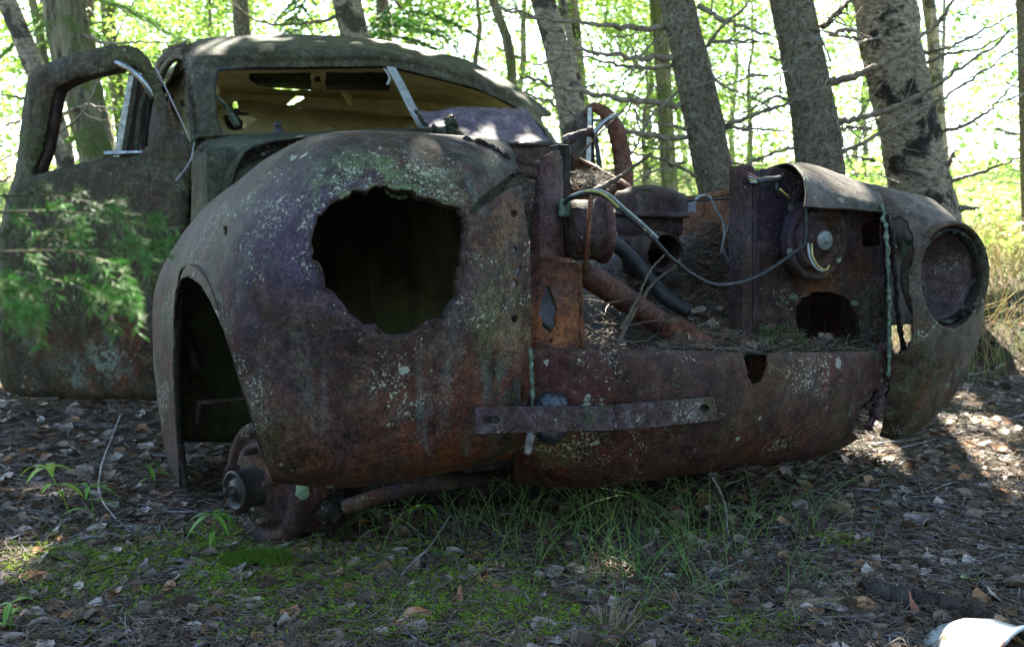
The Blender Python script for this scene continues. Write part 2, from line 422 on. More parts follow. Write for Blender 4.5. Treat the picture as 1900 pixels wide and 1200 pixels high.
M['rleaf'] = simple("red_leaf", (.28, .10, .06), (.36, .15, .10), 30, .6, transl=.2)
def leafmat(name, c0, c1, tr=.5):
    m, t = mat_new(name); N = NT(t); g = N.n("ShaderNodeNewGeometry")
    col = N.ramp(g.outputs["Random Per Island"], [(0, c0), (.6, tuple((a + b) / 2 for a, b in zip(c0, c1))), (1, c1)])
    N.out(col, .5, transl=tr, spec=.5); return m
M['leaf'] = leafmat("broad_leaf", (.09, .20, .025), (.27, .40, .06))
M['leaf2'] = leafmat("pale_broad_leaf", (.15, .29, .04), (.38, .52, .12))
M['lightspruce'] = leafmat('light_spruce_needle', (.14, .30, .05), (.30, .50, .12), .5)
M['spruce'] = leafmat("spruce_needle", (.03, .085, .02), (.09, .19, .05), .35)
M['freshspruce'] = leafmat("fresh_spruce_needle", (.08, .24, .03), (.16, .42, .08), .45)
def bark(name, a, b, c=None, scale=14, stretch=(1, 1, .35), lichen=.0, bd=.02, plates=False):
    m, t = mat_new(name); N = NT(t); v = N.coords(stretch); v0 = N.coords()
    n1 = N.tex(v, scale, 8, .7, .8).outputs[0]; n2 = N.tex(v0, 5, 4, .6, .5).outputs[0]
    col = N.ramp(n1, [(.38, a), (.60, b)])
    if c: col = N.mix(N.map(n2, .52, .58), col, c)
    if lichen:
        l = N.mul(N.map(N.tex(v0, 28, 5, .7, .3).outputs[0], .55, .62), lichen); col = N.mix(l, col, (.25, .29, .24))
    N.out(col, .85, n1, 1.0, bd * 1.6, 0, .2); return m
M['bark_spruce'] = bark("spruce_bark", (.055, .042, .03), (.25, .205, .15), scale=55, stretch=(1, 1, .9), lichen=.8)
M['bark_birch'] = bark("birch_bark", (.06, .045, .03), (.44, .37, .27), c=(.028, .024, .02), scale=30, stretch=(1, 1, 2.2), lichen=.3)
M['bark_left'] = bark("furrowed_bark", (.05, .045, .028), (.24, .22, .14), c=(.10, .13, .04), scale=20, stretch=(1, 1, .12), lichen=.25, bd=.03)
M['bark_pale'] = bark("pale_birch_bark", (.12, .10, .08), (.42, .37, .30), c=(.07, .06, .05), scale=22, stretch=(1, 1, 2.5), lichen=.2)

# ================================================================== THE WRECK
CAR = empty("wrecked_car", C(1.2, 0, 0))
tag(CAR, "rusted vintage car wreck sunk into the forest floor, bonnet and glass missing", "car wreck")

def pz(rows):
    return [[PSZ(u, z, s) for (u, z, s) in r] for r in rows]
# ---- fender nearer the camera
S0 = [.0, -.03, -.05, -.03, .04, .14, .35, .75, 1.0, 1.25]
def row(z, u, s): return [(a, b, c) for a, b, c in zip(u, z if isinstance(z, list) else [z] * len(u), s)]
R = []
zb = [.255, .25, .25, .25, .255, .23, .16, .075, .06, .06]
R.append(row(zb, [945, 860, 740, 615, 505, 430, 375, 340, 322, 318], [.07, .05, .03, .05, .12, .20, .38, .75, 1.0, 1.2]))
R.append(row([a + .05 for a in zb], [975, 875, 740, 602, 482, 408, 362, 332, 308, 305], [.02, -.01, -.02, .0, .07, .16, .36, .75, 1.0, 1.22]))
R.append(row([.38, .38, .38, .38, .38, .37, .33, .3, .29, .29], [980, 878, 740, 600, 474, 398, 354, 326, 292, 290], S0))
R.append(row(.48, [983, 880, 740, 598, 476, 396, 350, 324, 288, 287], S0))
R.append(row(.58, [982, 880, 740, 598, 484, 402, 352, 327, 297, 300], [0, -.04, -.06, -.04, .03, .14, .35, .75, 1.0, 1.25]))
R.append(row(.67, [978, 880, 740, 603, 496, 418, 366, 343, 328, 332], [.005, -.04, -.055, -.035, .04, .15, .35, .75, 1.0, 1.25]))
R.append(row(.75, [970, 880, 740, 612, 515, 445, 400, 378, 368, 370], [.015, -.02, -.03, -.01, .06, .18, .38, .75, 1.0, 1.25]))
R.append(row(.815, [962, 880, 742, 624, 540, 482, 448, 430, 420, 415], [.04, .015, .01, .03, .11, .23, .43, .78, 1.02, 1.27]))
R.append(row([.86, .865, .87, .87, .87, .87, .87, .87, .865, .86], [950, 884, 748, 640, 572, 530, 505, 488, 475, 465], [.08, .075, .075, .09, .17, .29, .48, .8, 1.05, 1.3]))
R.append(row([.885, .895, .90, .90, .90, .90, .90, .895, .885, .875], [935, 885, 765, 670, 615, 580, 560, 545, 530, 515], [.15, .16, .17, .19, .26, .36, .55, .85, 1.1, 1.33]))
R.append(row([.875, .885, .89, .89, .89, .885, .88, .875, .865, .855], [920, 880, 800, 730, 690, 665, 645, 625, 605, 585], [.24, .25, .27, .30, .36, .46, .63, .9, 1.13, 1.35]))
R.append(row([.82, .82, .82, .82, .82, .82, .82, .82, .81, .80], [915, 880, 830, 790, 760, 740, 715, 690, 665, 640], [.26, .29, .33, .38, .45, .55, .7, .95, 1.16, 1.37]))
HOLE = jag([(582, 420), (592, 398), (620, 372), (648, 362), (652, 352), (680, 356), (690, 348), (715, 346), (728, 352), (762, 354), (775, 366), (805, 370), (822, 382), (850, 388), (866, 402),
        (868, 430), (860, 500), (848, 555), (826, 592), (800, 600), (788, 606), (780, 619), (762, 625), (735, 627), (712, 622), (695, 606), (672, 604), (650, 585), (625, 555), (603, 532), (597, 500), (590, 487), (580, 482), (577, 450)], 1.6, 7, 3)
CRACK = jag([(868, 395), (893, 365), (935, 336), (951, 320), (975, 300), (985, 340), (957, 347), (938, 352), (905, 378), (874, 400)], 1.2, 6, 4)
ARCH = [(520, 960), (508, 893), (492, 850), (470, 775), (452, 715), (432, 650), (412, 600), (392, 556), (374, 528), (352, 513), (338, 517), (328, 540), (324, 600), (323, 680), (326, 760), (331, 830), (340, 960)]
SEAMBITE = [(983, 845), (972, 850), (960, 858), (948, 868), (944, 882), (930, 893), (1000, 930), (1010, 840)]
small = [circ(952, 397, 7), circ(952, 463, 6.5), circ(953, 528, 7), circ(953, 592, 7), jag([(961, 492), (966, 495), (960, 512), (955, 516), (954, 505)], 1.5, 4, 2),
         circ(700, 617, 4), circ(802, 607, 4), jag([(418, 420), (424, 422), (424, 438), (419, 436)], .8, 4, 1), jag([(966, 716), (972, 720), (974, 750), (966, 748)], 1.5, 4, 5)]
near_f = shell("fender", pz(R), 300, 420, M['rust'], CAR, holes=[HOLE, CRACK, ARCH, jag(SEAMBITE, 2, 6, 8)] + small, thick=.006, rough=.0010, dents=.006)
near_f["label"] = "front fender with a torn hole where its headlight was"
# rolled lip round the wheel arch
lip = MB()
arch = np.array([PSZ(*a) for a in [(505, .262, .105), (482, .33, .07), (462, .40, .06), (442, .46, .08), (422, .52, .10), (402, .58, .13), (382, .625, .20), (362, .645, .28), (345, .64, .42), (333, .62, .58), (327, .56, .70), (324, .46, .74), (324, .36, .75), (327, .25, .76), (334, .14, .77), (342, .08, .77)]])
A0 = catmull(arch, 80); ins = AT * .055 + AS * .0
A1 = A0 + ins * np.interp(np.linspace(0, 1, 80), [0, .5, .65, 1], [.5, .5, .3, .25])[:, None]
lip.add(np.concatenate([A0, A1]), np.stack([np.arange(79), np.arange(1, 80), np.arange(81, 160), np.arange(80, 159)], -1))
lip.obj("arch_lip", M['inner_rust'], near_f, thick=.006)
# ragged inturned edge of the headlight hole
hp_ = HOLE[::1]; kk = len(hp_); cu, cv = 722, 488
sf = lambda v: float(np.interp(v, [345, 400, 470, 630], [.0, -.03, -.052, -.052]))
E0 = np.array([PS(u, v, sf(v) + .002) for u, v in hp_]); dpt = .012 + .014 * np.abs(vnoise(E0, 22, 4)); E1 = np.array([PS(u + (cu - u) * .035, v + (cv - v) * .035, sf(v) + .004) for u, v in hp_]) + AS * dpt[:, None]
i = np.arange(kk); j = (i + 1) % kk; tl = MB(); tl.add(np.concatenate([E0, E1]), np.stack([i, j, j + kk, i + kk], -1)); tl.obj("inturned_edge", M['plate_rust'], near_f, thick=.003)
fl_ = MB(); tube(fl_, catmull([PS(715, 352, .01), PS(728, 362, .03), PS(745, 366, .035), PS(760, 360, .03)], 10), [.003, .006, .004, .007, .003, .006, .004, .005, .003, .002], 6, noise=.3); fl_.obj("torn_flange", M['crust'], near_f)
fl_ = MB(); tube(fl_, catmull([PS(806, 372, .0), PS(812, 382, .01), PS(818, 394, .015)], 8), [.010, .009, .008, .007, .005, .004, .003, .002], 6, noise=.3); fl_.obj("torn_flange", M['plate_rust'], near_f)
# torn seam strip along the fender's inner top edge
ts = MB()
P = catmull([PS(862, 261, .12), PS(893, 268, .1), (PS(920, 280, .08)), PS(940, 298, .06), PS(952, 322, .05)], 40)
tube(ts, P + rng.normal(0, .0025, P.shape), .0065 + .003 * rng.random(40), 7, noise=.25)
P = catmull([PS(880, 262, .16), PS(915, 274, .13), (PS(942, 294, .10)), PS(957, 322, .08)], 30)
tube(ts, P + rng.normal(0, .003, P.shape), .005 + .003 * rng.random(30), 7, noise=.3)
ts.obj("torn_seam", M['inner_rust'], near_f)
# inner well wall and bulkheads hide the daylight behind the headlight hole
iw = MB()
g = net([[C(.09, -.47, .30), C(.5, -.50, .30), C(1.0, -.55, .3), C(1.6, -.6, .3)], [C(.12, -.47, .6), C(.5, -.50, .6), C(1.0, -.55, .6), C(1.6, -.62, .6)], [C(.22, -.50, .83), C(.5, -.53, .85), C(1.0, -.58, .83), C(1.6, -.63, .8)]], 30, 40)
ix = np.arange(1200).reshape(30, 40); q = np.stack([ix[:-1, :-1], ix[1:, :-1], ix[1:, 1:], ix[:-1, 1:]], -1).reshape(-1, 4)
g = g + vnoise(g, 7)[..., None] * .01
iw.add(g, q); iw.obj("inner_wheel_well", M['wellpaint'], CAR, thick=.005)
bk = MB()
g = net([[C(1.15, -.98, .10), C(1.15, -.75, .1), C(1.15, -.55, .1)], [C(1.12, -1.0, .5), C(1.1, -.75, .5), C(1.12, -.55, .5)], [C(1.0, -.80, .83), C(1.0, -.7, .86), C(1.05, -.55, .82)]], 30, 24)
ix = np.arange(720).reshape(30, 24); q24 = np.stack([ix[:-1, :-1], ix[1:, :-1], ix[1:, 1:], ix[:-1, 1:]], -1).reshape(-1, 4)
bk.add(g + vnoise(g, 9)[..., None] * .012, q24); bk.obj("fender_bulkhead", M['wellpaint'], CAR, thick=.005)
# hanging rods and scraps seen through the arch
hr = MB()
tube(hr, catmull([PS(345, 545, .95), PS(347, 600, .93), PS(352, 660, .93), PS(356, 705, .95)], 14), .008, 8)
tube(hr, catmull([PS(352, 640, .9), PS(360, 668, .88), PS(357, 700, .9), PS(366, 716, .88)], 10), [.012] * 5 + [.006] * 5, 6, noise=.3)
tube(hr, catmull([PS(364, 748, .8), PS(430, 742, .8), PS(470, 738, .8)], 8), .007, 6)
tube(hr, catmull([PS(366, 790, .8), PS(368, 760, .8), PS(372, 745, .8)], 8), .006, 6)
hr.obj("hanging_rod", M['plate_rust'], CAR)

# ---- front valance with its rusted notch
V_ = []
tops = [(955, 655, .05), (1000, 651, .0), (1100, 654, -.06), (1250, 656, -.09), (1400, 659, -.09), (1540, 658, -.05), (1640, 655, .02), (1662, 655, .05)]
for f, du, ds in ((0, 0, 0.03), (.02, 0, 0.0), (.22, 0, -.012), (.5, -3, -.015), (.75, -10, .0), (.92, -22, .03), (1.0, -32, .07), (1.05, -34, .10)):
    bots = [(955, 893), (1000, 897), (1100, 900), (1250, 880), (1400, 858), (1520, 845), (1610, 800), (1640, 770)]
    r = []
    for (u, v, s), (ub, vb) in zip(tops, bots):
        r.append(PS(u + (ub - u) * f ** 1.5 + 0 * du, v + (vb - v) * min(f, 1) + (3 if f > 1 else 0), s + ds))
    V_.append(r)
NOTCH = jag([(1376, 640), (1376, 662), (1383, 675), (1385, 695), (1395, 712), (1408, 711), (1421, 690), (1423, 664), (1424, 640)], 1.0, 6, 9)
RB = jag([(1660, 640), (1652, 664), (1650, 690), (1640, 712), (1612, 735), (1598, 752), (1588, 768), (1578, 800), (1700, 900)], 2.0, 7, 6)
val = shell("front_valance", V_, 150, 340, M['valance_rust'], CAR, holes=[NOTCH, RB], thick=.006, rough=.0014, dents=.005)
# rolled top edge
re_ = MB(); P = catmull([PS(u, v, s + .012) for u, v, s in tops[1:-1]], 60)
keep = [i for i in range(60) if not (1374 < proj(P[i])[0] < 1425)]
tube(re_, P[[i for i in keep if proj(P[i])[0] < 1400]], .007, 8, noise=.05); tube(re_, P[[i for i in keep if proj(P[i])[0] > 1400]], .007, 8, noise=.05)
re_.obj("rolled_edge", M['valance_rust'], val)
# shelf behind the valance top
sh = MB()
g = net([[PS(u, v + 1, s + .02) for u, v, s in tops[1:-1]], [PS(u, v, s + .02) + AS * .16 + np.array([0, 0, -.015]) for u, v, s in tops[1:-1]], [PS(u, v, s + .02) + AS * .3 + np.array([0, 0, -.05]) for u, v, s in tops[1:-1]]], 16, 60)
ix = np.arange(960).reshape(16, 60); q = np.stack([ix[:-1, :-1], ix[1:, :-1], ix[1:, 1:], ix[:-1, 1:]], -1).reshape(-1, 4)
fu = proj(g).reshape(-1, 2)[q].mean(1); q = q[~((fu[:, 0] > 1372) & (fu[:, 0] < 1426) & (np.repeat(np.arange(15), 59) < 3))]
sh.add(g, q); sh.obj("tray", M['inner_rust'], CAR, thick=.004)
# crusted green seam left and the peeling trim on the right
sm = MB()
P = catmull([PS(984, 650, -.02), PS(986, 690, -.03), PS(988, 730, -.03), PS(990, 790, -.03), PS(984, 822, -.03), PS(979, 842, -.02)], 40)
tube(sm, P + rng.normal(0, .0006, P.shape), .0032 + .002 * rng.random(40), 8, noise=.2); sm.obj("seam_trim", M['crust'], val)
# bumper bracket bar: a short box end and a long slightly bent strap with slots
def strap(name, outline, s_of, slots, th, mat, parent):
    # outline in picture coordinates, cut to a clean plate by a grid
    us = [p[0] for p in outline]; vs = [p[1] for p in outline]
    gu = np.linspace(min(us), max(us), 230); gv = np.linspace(min(vs), max(vs), 60)
    G = np.array([[PS(u, v, s_of(u)) for u in gu] for v in gv])
    G = G + AS * vnoise(G, 40)[..., None] * .001
    idx = np.arange(G.shape[0] * G.shape[1]).reshape(G.shape[:2]); q = np.stack([idx[:-1, :-1], idx[1:, :-1], idx[1:, 1:], idx[:-1, 1:]], -1).reshape(-1, 4)
    uv = proj(G).reshape(-1, 2)[q].mean(1); ok = inpoly(uv, outline)
    for sl in slots: ok &= ~inpoly(uv, sl)
    q = q[ok]; used = np.unique(q); rm = -np.ones(idx.size, int); rm[used] = np.arange(len(used))
    b = MB(); b.add(G.reshape(-1, 3)[used], rm[q]); return b.obj(name, mat, parent, thick=th)
slot = lambda u, v, a, b: [(u - a + b, v - b), (u + a - b, v - b), (u + a, v), (u + a - b, v + b), (u - a + b, v + b), (u - a, v)]
M['strap'] = rust("strap_rust", dark=(.025, .016, .018), mid=(.06, .038, .042), light=(.10, .078, .09), redamt=.2, mossamt=.9, lich=.3, bluish=.5, seed=9.9, streak=.1)
bb = strap("bumper_bracket", [(880, 756), (1058, 753), (1060, 799), (882, 804)], lambda u: -.125, [slot(911, 778, 17, 7)], .008, M['strap'], CAR)
strap("strap", [(1050, 755), (1140, 751), (1230, 744), (1322, 736), (1330, 778), (1240, 789), (1150, 797), (1050, 799)], lambda u: -.105 - .035 * math.sin((u - 1050) / 280 * 3.1) - .00004 * (u - 1050), [slot(1305, 757, 11, 7)], .007, M['strap'], bb)
tk = MB(); 
for (u, v, du, dv) in ((969, 778, 88, 3),): pass
P0, P1 = PS(1050, 770, -.10), PS(1050, 770, .0); tube(tk, [P0, P1], .018, 10); tk.obj("mount_bolt", M['inner_rust'], bb); tk = MB(); P0, P1 = PS(925, 779, -.12), PS(925, 779, -.03); tube(tk, [P0, P1], .016, 10)
tk.obj("mount_bolt", M['inner_rust'], bb)
lump = MB()
for (u, v, r) in ((1020, 752, .026), (1035, 748, .018), (1008, 758, .016), (1022, 800, .026), (1040, 795, .018), (1010, 806, .014)):
    a = np.array(PS(u, v, -.055)); prof = [(r * math.sin(x), -r * math.cos(x)) for x in np.linspace(0.02, math.pi - .02, 9)]
    lathe(lump, a, (0, -1, .2), prof, 14)
l = lump.obj("tar_lump", M['tar'], bb); 
dm = l.modifiers.new("lumps", 'DISPLACE'); tx = bpy.data.textures.new("lumps", 'CLOUDS'); tx.noise_scale = .012; dm.texture = tx; dm.strength = .012
sb = MB(); P = catmull([PS(986, 806, -.06), PS(981, 825, -.07), PS(978, 842, -.07)], 8); tube(sb, P, [.009, .009, .008, .008, .008, .007, .007, .005], 8); sb.obj("sheared_bolt", M['twig'], bb)

# ---- fender on the far side
def mx(rows): return [[(PSZ(*p) if len(p) == 3 else C(p[0], p[1], p[2])) for p in r] for r in rows]
R = [
 [(1632, .195, .06), (1668, .19, .03), (1705, .205, .03), (1735, .235, .06), (.16, .86, .26, 0), (.30, .93, .22, 0), (.6, .96, .14, 0), (1.1, .96, .1, 0)],
 [(1638, .235, .03), (1678, .23, .0), (1722, .25, .0), (1765, .28, .03), (.12, .90, .31, 0), (.28, .96, .29, 0), (.6, .99, .22, 0), (1.1, .98, .2, 0)],
 [(1646, .32, .01), (1688, .32, -.03), (1738, .33, -.03), (1787, .355, .01), (.10, .93, .38, 0), (.26, .985, .37, 0), (.6, 1.01, .35, 0), (1.1, 1.0, .3, 0)],
 [(1652, .42, .0), (1694, .42, -.05), (1746, .42, -.05), (1802, .42, .0), (.10, .955, .44, 0), (.26, 1.0, .45, 0), (.6, 1.02, .45, 0), (1.1, 1.01, .42, 0)],
 [(1654, .52, .0), (1696, .52, -.05), (1750, .52, -.055), (1810, .52, -.005), (.10, .965, .53, 0), (.26, 1.005, .54, 0), (.6, 1.02, .54, 0), (1.1, 1.01, .52, 0)],
 [(1652, .60, .01), (1694, .60, -.03), (1748, .60, -.035), (1808, .60, .015), (.12, .955, .60, 0), (.28, .99, .61, 0), (.6, 1.0, .61, 0), (1.1, .99, .6, 0)],
 [(1647, .68, .03), (1690, .68, .0), (1742, .68, .0), (1797, .675, .05), (.16, .93, .67, 0), (.32, .955, .68, 0), (.62, .96, .68, 0), (1.1, .95, .67, 0)],
 [(1638, .745, .07), (1678, .745, .05), (1726, .74, .05), (1772, .735, .10), (.24, .88, .725, 0), (.4, .90, .73, 0), (.68, .90, .735, 0), (1.15, .88, .72, 0)],
 [(1625, .795, .13), (1658, .793, .12), (1700, .785, .13), (1738, .775, .18), (.33, .82, .765, 0), (.48, .83, .77, 0), (.75, .83, .775, 0), (1.2, .81, .76, 0)],
 [(1610, .825, .21), (1635, .822, .22), (1668, .812, .24), (1695, .80, .29), (.43, .74, .79, 0), (.58, .75, .79, 0), (.85, .75, .79, 0), (1.25, .74, .78, 0)],
 [(1596, .828, .30), (1614, .825, .33), (1634, .815, .36), (1650, .80, .42), (.55, .65, .785, 0), (.7, .67, .785, 0), (.95, .68, .78, 0), (1.3, .68, .77, 0)],
 [(1588, .79, .32), (1600, .79, .36), (1612, .78, .42), (1624, .77, .48), (.6, .62, .75, 0), (.75, .63, .75, 0), (1.0, .65, .75, 0), (1.35, .66, .74, 0)],
]
FH = circ(1764, 512, 57, 97, 40)
FGAP = jag([(1652, 405), (1668, 403), (1682, 410), (1692, 432), (1695, 462), (1692, 490), (1685, 505), (1684, 520), (1690, 560), (1695, 600), (1692, 630), (1680, 650), (1664, 660), (1655, 655), (1652, 610), (1650, 560), (1655, 470)], 1.4, 6, 12)
FBITE = jag([(1630, 640), (1645, 660), (1650, 700), (1645, 735), (1638, 760), (1628, 800), (1600, 830), (1590, 640)], 1.6, 7, 13)
far_f = shell("fender", mx(R), 260, 300, M['far_rust'], CAR, holes=[FH, FGAP, FBITE], thick=.006, rough=.0015, dents=.005)
far_f["label"] = "front fender that still carries its headlight bucket"
# headlight bucket: collar, tabbed ring, bowl
hc = PS(1762, 513, -.005); ax = -AS + np.array([.0, 0, .02]); ax /= np.linalg.norm(ax)
R0 = .128
hb = MB(); lathe(hb, hc, ax, [(R0 + .004, -.03), (R0 + .010, .004), (R0 + .004, .012), (R0 - .004, .006), (R0 - .006, -.02), (R0 - .012, -.045)], 48)
hl = hb.obj("headlight_bucket", M['far_rust'], far_f)
hb = MB(); lathe(hb, hc + ax * -.01, ax, [(R0 - .010, -.02), (R0 - .008, .008), (R0 - .013, .013), (R0 - .020, .009), (R0 - .022, -.015)], 48)
for a, r_ in ((1.57, .1), (1.3, .1), (-2.9, .1), (-.9, .105), (-1.15, .1)):
    x, y = frame_of(ax); p = hc + (x * math.cos(a) + y * math.sin(a)) * r_ * 1.08 + ax * .006; lathe(hb, p, ax, [(.001, .006), (.006, .005), (.007, 0), (.007, -.008)], 6)
M['bowl'] = rust("bowl_rust", dark=(.05, .035, .035), mid=(.09, .06, .06), light=(.13, .10, .11), redamt=.5, mossamt=0, lich=.45, bluish=.15, seed=14, streak=0)
hb.obj("retaining_ring", M['inner_rust'], far_f)
hb = MB(); lathe(hb, hc + ax * -.012, ax, [(R0 - .020, 0), (R0 - .026, -.03), (.085, -.065), (.055, -.088), (.022, -.097), (.001, -.098)], 48)
hb.obj("bowl", M['bowl'], far_f)
gp = shell("inner_panel", [[PS(1640, 385, .30), PS(1720, 385, .34)], [PS(1640, 500, .28), PS(1720, 500, .32)], [PS(1642, 605, .26), PS(1716, 598, .30)]], 40, 30, M['inner_rust'], far_f, keep=jag([(1636, 380), (1725, 380), (1722, 560), (1712, 606), (1696, 596), (1684, 612), (1670, 600), (1640, 612)], 2.5, 7, 33), thick=.005)
scr = MB(); scr.add([PS(1672, 452, .12), PS(1694, 444, .10), PS(1697, 470, .10), PS(1686, 490, .11), PS(1674, 482, .12)], np.arange(5)[None, :]); scr.obj("paint_scrap", M['crust'], far_f, thick=.003)
# seam between fender and support, crusted green
sm = MB(); P = catmull([PS(1592, 339, .30), PS(1612, 350, .22), PS(1630, 372, .10), PS(1641, 400, .02), PS(1646, 450, -.005), PS(1648, 520, -.01), PS(1650, 600, -.01), PS(1650, 660, -.01), PS(1648, 700, -.01)], 90)
tube(sm, P + rng.normal(0, .0006, P.shape), .0022 + .0045 * rng.random(90) * (.4 + .6 * np.abs(np.sin(np.arange(90) * .23))), 8, noise=.3); sm.obj("seam_trim", M['crust'], far_f)
sm = MB(); P = catmull([PS(1645, 400, .01), PS(1655, 440, .0), PS(1660, 500, .0), PS(1664, 560, .0), PS(1668, 600, .0), PS(1676, 640, .0), PS(1672, 655, .0)], 50)
tube(sm, P + rng.normal(0, .0015, P.shape), .005 + .002 * rng.random(50), 7, noise=.2); sm.obj("torn_flange", M['inner_rust'], far_f)
tf = MB()
for pts, r0 in (([(1637, 640), (1650, 665), (1645, 700), (1636, 735), (1625, 765), (1612, 795)], .014), ([(1650, 690), (1632, 722), (1618, 745), (1606, 752)], .010), ([(1628, 650), (1640, 672), (1634, 700)], .012)):
    P = catmull([PS(a, b, .02) for a, b in pts], 24); tube(tf, P + rng.normal(0, .003, P.shape), r0 * (.6 + .6 * rng.random(24)), 7, noise=.3)
tf.obj("torn_flange", M['plate_rust'], far_f)
# far inner apron, runs back to the cowl
ap = [[PS(1425, 346, .38), PS(1330, 362, .65), PS(1270, 371, .9), PS(1200, 368, 1.2), PS(1130, 329, 1.5), PS(1058, 288, 1.8)],
      [PS(1425, 366, .38), PS(1330, 385, .65), PS(1270, 392, .9), PS(1200, 388, 1.2), PS(1130, 350, 1.5), PS(1058, 318, 1.8)],
      [C(.38, .42, .3), C(.65, .45, .3), C(.9, .5, .3), C(1.2, .5, .3), C(1.5, .55, .3), C(1.8, .55, .3)]]
shell("inner_apron", ap, 40, 100, M['orange_rust'], CAR, thick=.008, rough=.003)

# ---- radiator support: left bracket and right plate
def plate(name, outline, s_of, holes, mat, parent=CAR, th=.006, res=2.4, rough=.0012):
    us = [p[0] for p in outline]; vs = [p[1] for p in outline]
    gu = np.arange(min(us) - 2, max(us) + 3, res); gv = np.arange(min(vs) - 2, max(vs) + 3, res)
    G = np.array([[PS(u, v, s_of(u, v)) for u in gu] for v in gv])
    G = G + AS * (vnoise(G, 40)[..., None] * rough + vnoise(G, 8)[..., None] * rough * 3)
    idx = np.arange(G.shape[0] * G.shape[1]).reshape(G.shape[:2]); q = np.stack([idx[:-1, :-1], idx[1:, :-1], idx[1:, 1:], idx[:-1, 1:]], -1).reshape(-1, 4)
    uv = proj(G).reshape(-1, 2)[q].mean(1); ok = inpoly(uv, outline)
    for sl in holes: ok &= ~inpoly(uv, sl)
    q = q[ok]; used = np.unique(q); rm = -np.ones(idx.size, int); rm[used] = np.arange(len(used))
    b = MB(); b.add(G.reshape(-1, 3)[used], rm[q]); return b.obj(name, mat, parent, thick=th)
fold = lambda pts: (lambda u, v: float(np.interp(u, [p[0] for p in pts], [p[1] for p in pts])))
M['bracket_rust'] = rust("bracket_rust", dark=(.035, .014, .009), mid=(.085, .033, .022), light=(.12, .06, .045), red=(.19, .045, .018), redamt=.6, mossamt=.1, lich=.1, bluish=.3, seed=21, streak=.2, zones=[(PS(1040, 590, .1), .10, (.22, .075, .03), .8, 12), (PS(1010, 640, .1), .07, (.26, .10, .04), .7, 16), (PS(1025, 380, .1), .10, (.085, .06, .07), .6, 0)])
def sbr(u, v):
    f = float(np.interp(v, [470, 520], [0, 1]))
    a = np.interp(u, [985, 1003, 1012, 1030, 1045], [.13, .10, .095, .10, .115]); b = np.interp(u, [985, 1000, 1040, 1083], [.10, .09, .10, .11])
    return float(a * (1 - f) + b * f)
br = plate("radiator_bracket", jag([(1001, 300), (999, 292), (1012, 290), (1028, 280), (1036, 279), (1041, 300), (1044, 400), (1047, 484), (1068, 488), (1071, 560), (1074, 648), (985, 647), (981, 520), (987, 400), (995, 350)], .5, 12, 3), sbr,
      [jag([(1014, 530), (1004, 552), (1000, 580), (1006, 608), (1020, 618), (1029, 600), (1030, 570), (1023, 545)], 1, 8, 2), circ(1006, 533, 4), circ(1021, 632, 4), circ(1034, 622, 2.5)], M['bracket_rust'])
pp = MB(); a, b = PS(1048, 268, .13), PS(1052, 480, .13); prism(pp, [a - AT * .014, a + AT * .012, b + AT * .012, b - AT * .014], AS * .045); pp.obj("post", M['inner_rust'], br, smooth=False, bevel=.002)
pp = MB(); a, b = PS(1072, 490, .11), PS(1080, 650, .11); prism(pp, [a - AT * .004, a + AT * .010, b + AT * .010, b - AT * .004], AS * .05); pp.obj("flange", M['orange_rust'], br, smooth=False, bevel=.0015)
pp = MB(); a = PS(1030, 482, .03); box(pp, a, .022, .03, .004); pp.obj("tab", M['orange_rust'], br, smooth=False)
def spl(u, v): return float(np.interp(u, [1378, 1408, 1640, 1660], [.16, .19, .14, .06]))
MH = jag([(1476, 590), (1477, 570), (1488, 553), (1508, 542), (1530, 540), (1555, 546), (1575, 560), (1590, 585), (1597, 615), (1598, 660), (1500, 660), (1480, 610)], .8, 8, 4)
pl = plate("radiator_support_plate", jag([(1403, 316), (1440, 310), (1500, 330), (1640, 385), (1650, 420), (1652, 640), (1640, 655), (1403, 655)], .5, 12, 6), spl,
      [MH, jag([(1600, 418), (1634, 402), (1634, 456), (1600, 458)], 1, 8, 5), jag([(1640, 470), (1646, 500), (1644, 560), (1638, 540)], 1.5, 8, 15)], M['plate_rust'])
pp = MB(); a, b = PS(1379, 306, .12), PS(1377, 655, .12); prism(pp, [a, PS(1396, 306, .12), PS(1396, 650, .12), PS(1377, 650, .12)], AS * .05)
a = PS(1396, 306, .13); prism(pp, [PS(1397, 308, .135), PS(1410, 322, .17), PS(1410, 650, .17), PS(1397, 650, .135)], AS * .012)
pp.obj("post", M['plate_rust'], pl, smooth=False, bevel=.002)
# wire gauze in the half-round hole
gz = MB()
for u in np.arange(1478, 1600, 5.2):
    c = [p for p in [PS(u, v, .19) for v in np.arange(542, 640, 4)] if inpoly(proj(p)[None], [(a, b) for a, b in MH])[0]]
    if len(c) > 2:
        k = len(c) if rng.random() < .6 and (u < 1500 or u > 1560) else int(len(c) * rng.uniform(.1, .5))
        tube(gz, np.array(c[-k:] if k > 1 else c[:2]) + rng.normal(0, .0004, (len(c[-k:] if k > 1 else c[:2]), 3)), .0005, 4)
for v in np.arange(546, 640, 5.2):
    lo, hi = (1476, 1500) if v < 640 else (1476, 1598)
    for (a, b) in ((1476, 1505 - (v - 590) * .1), (1560 + (640 - v) * .2, 1598)):
        c = [p for p in [PS(u, v, .192) for u in np.arange(a, b, 4)] if inpoly(proj(p)[None], [(x, y) for x, y in MH])[0]]
        if len(c) > 1: tube(gz, c, .0005, 4)
gz.obj("wire_gauze", M['inner_rust'], pl)
M['nut'] = simple("nut_metal", (.10, .11, .11), (.26, .27, .27), 60, .5, metal=.4)
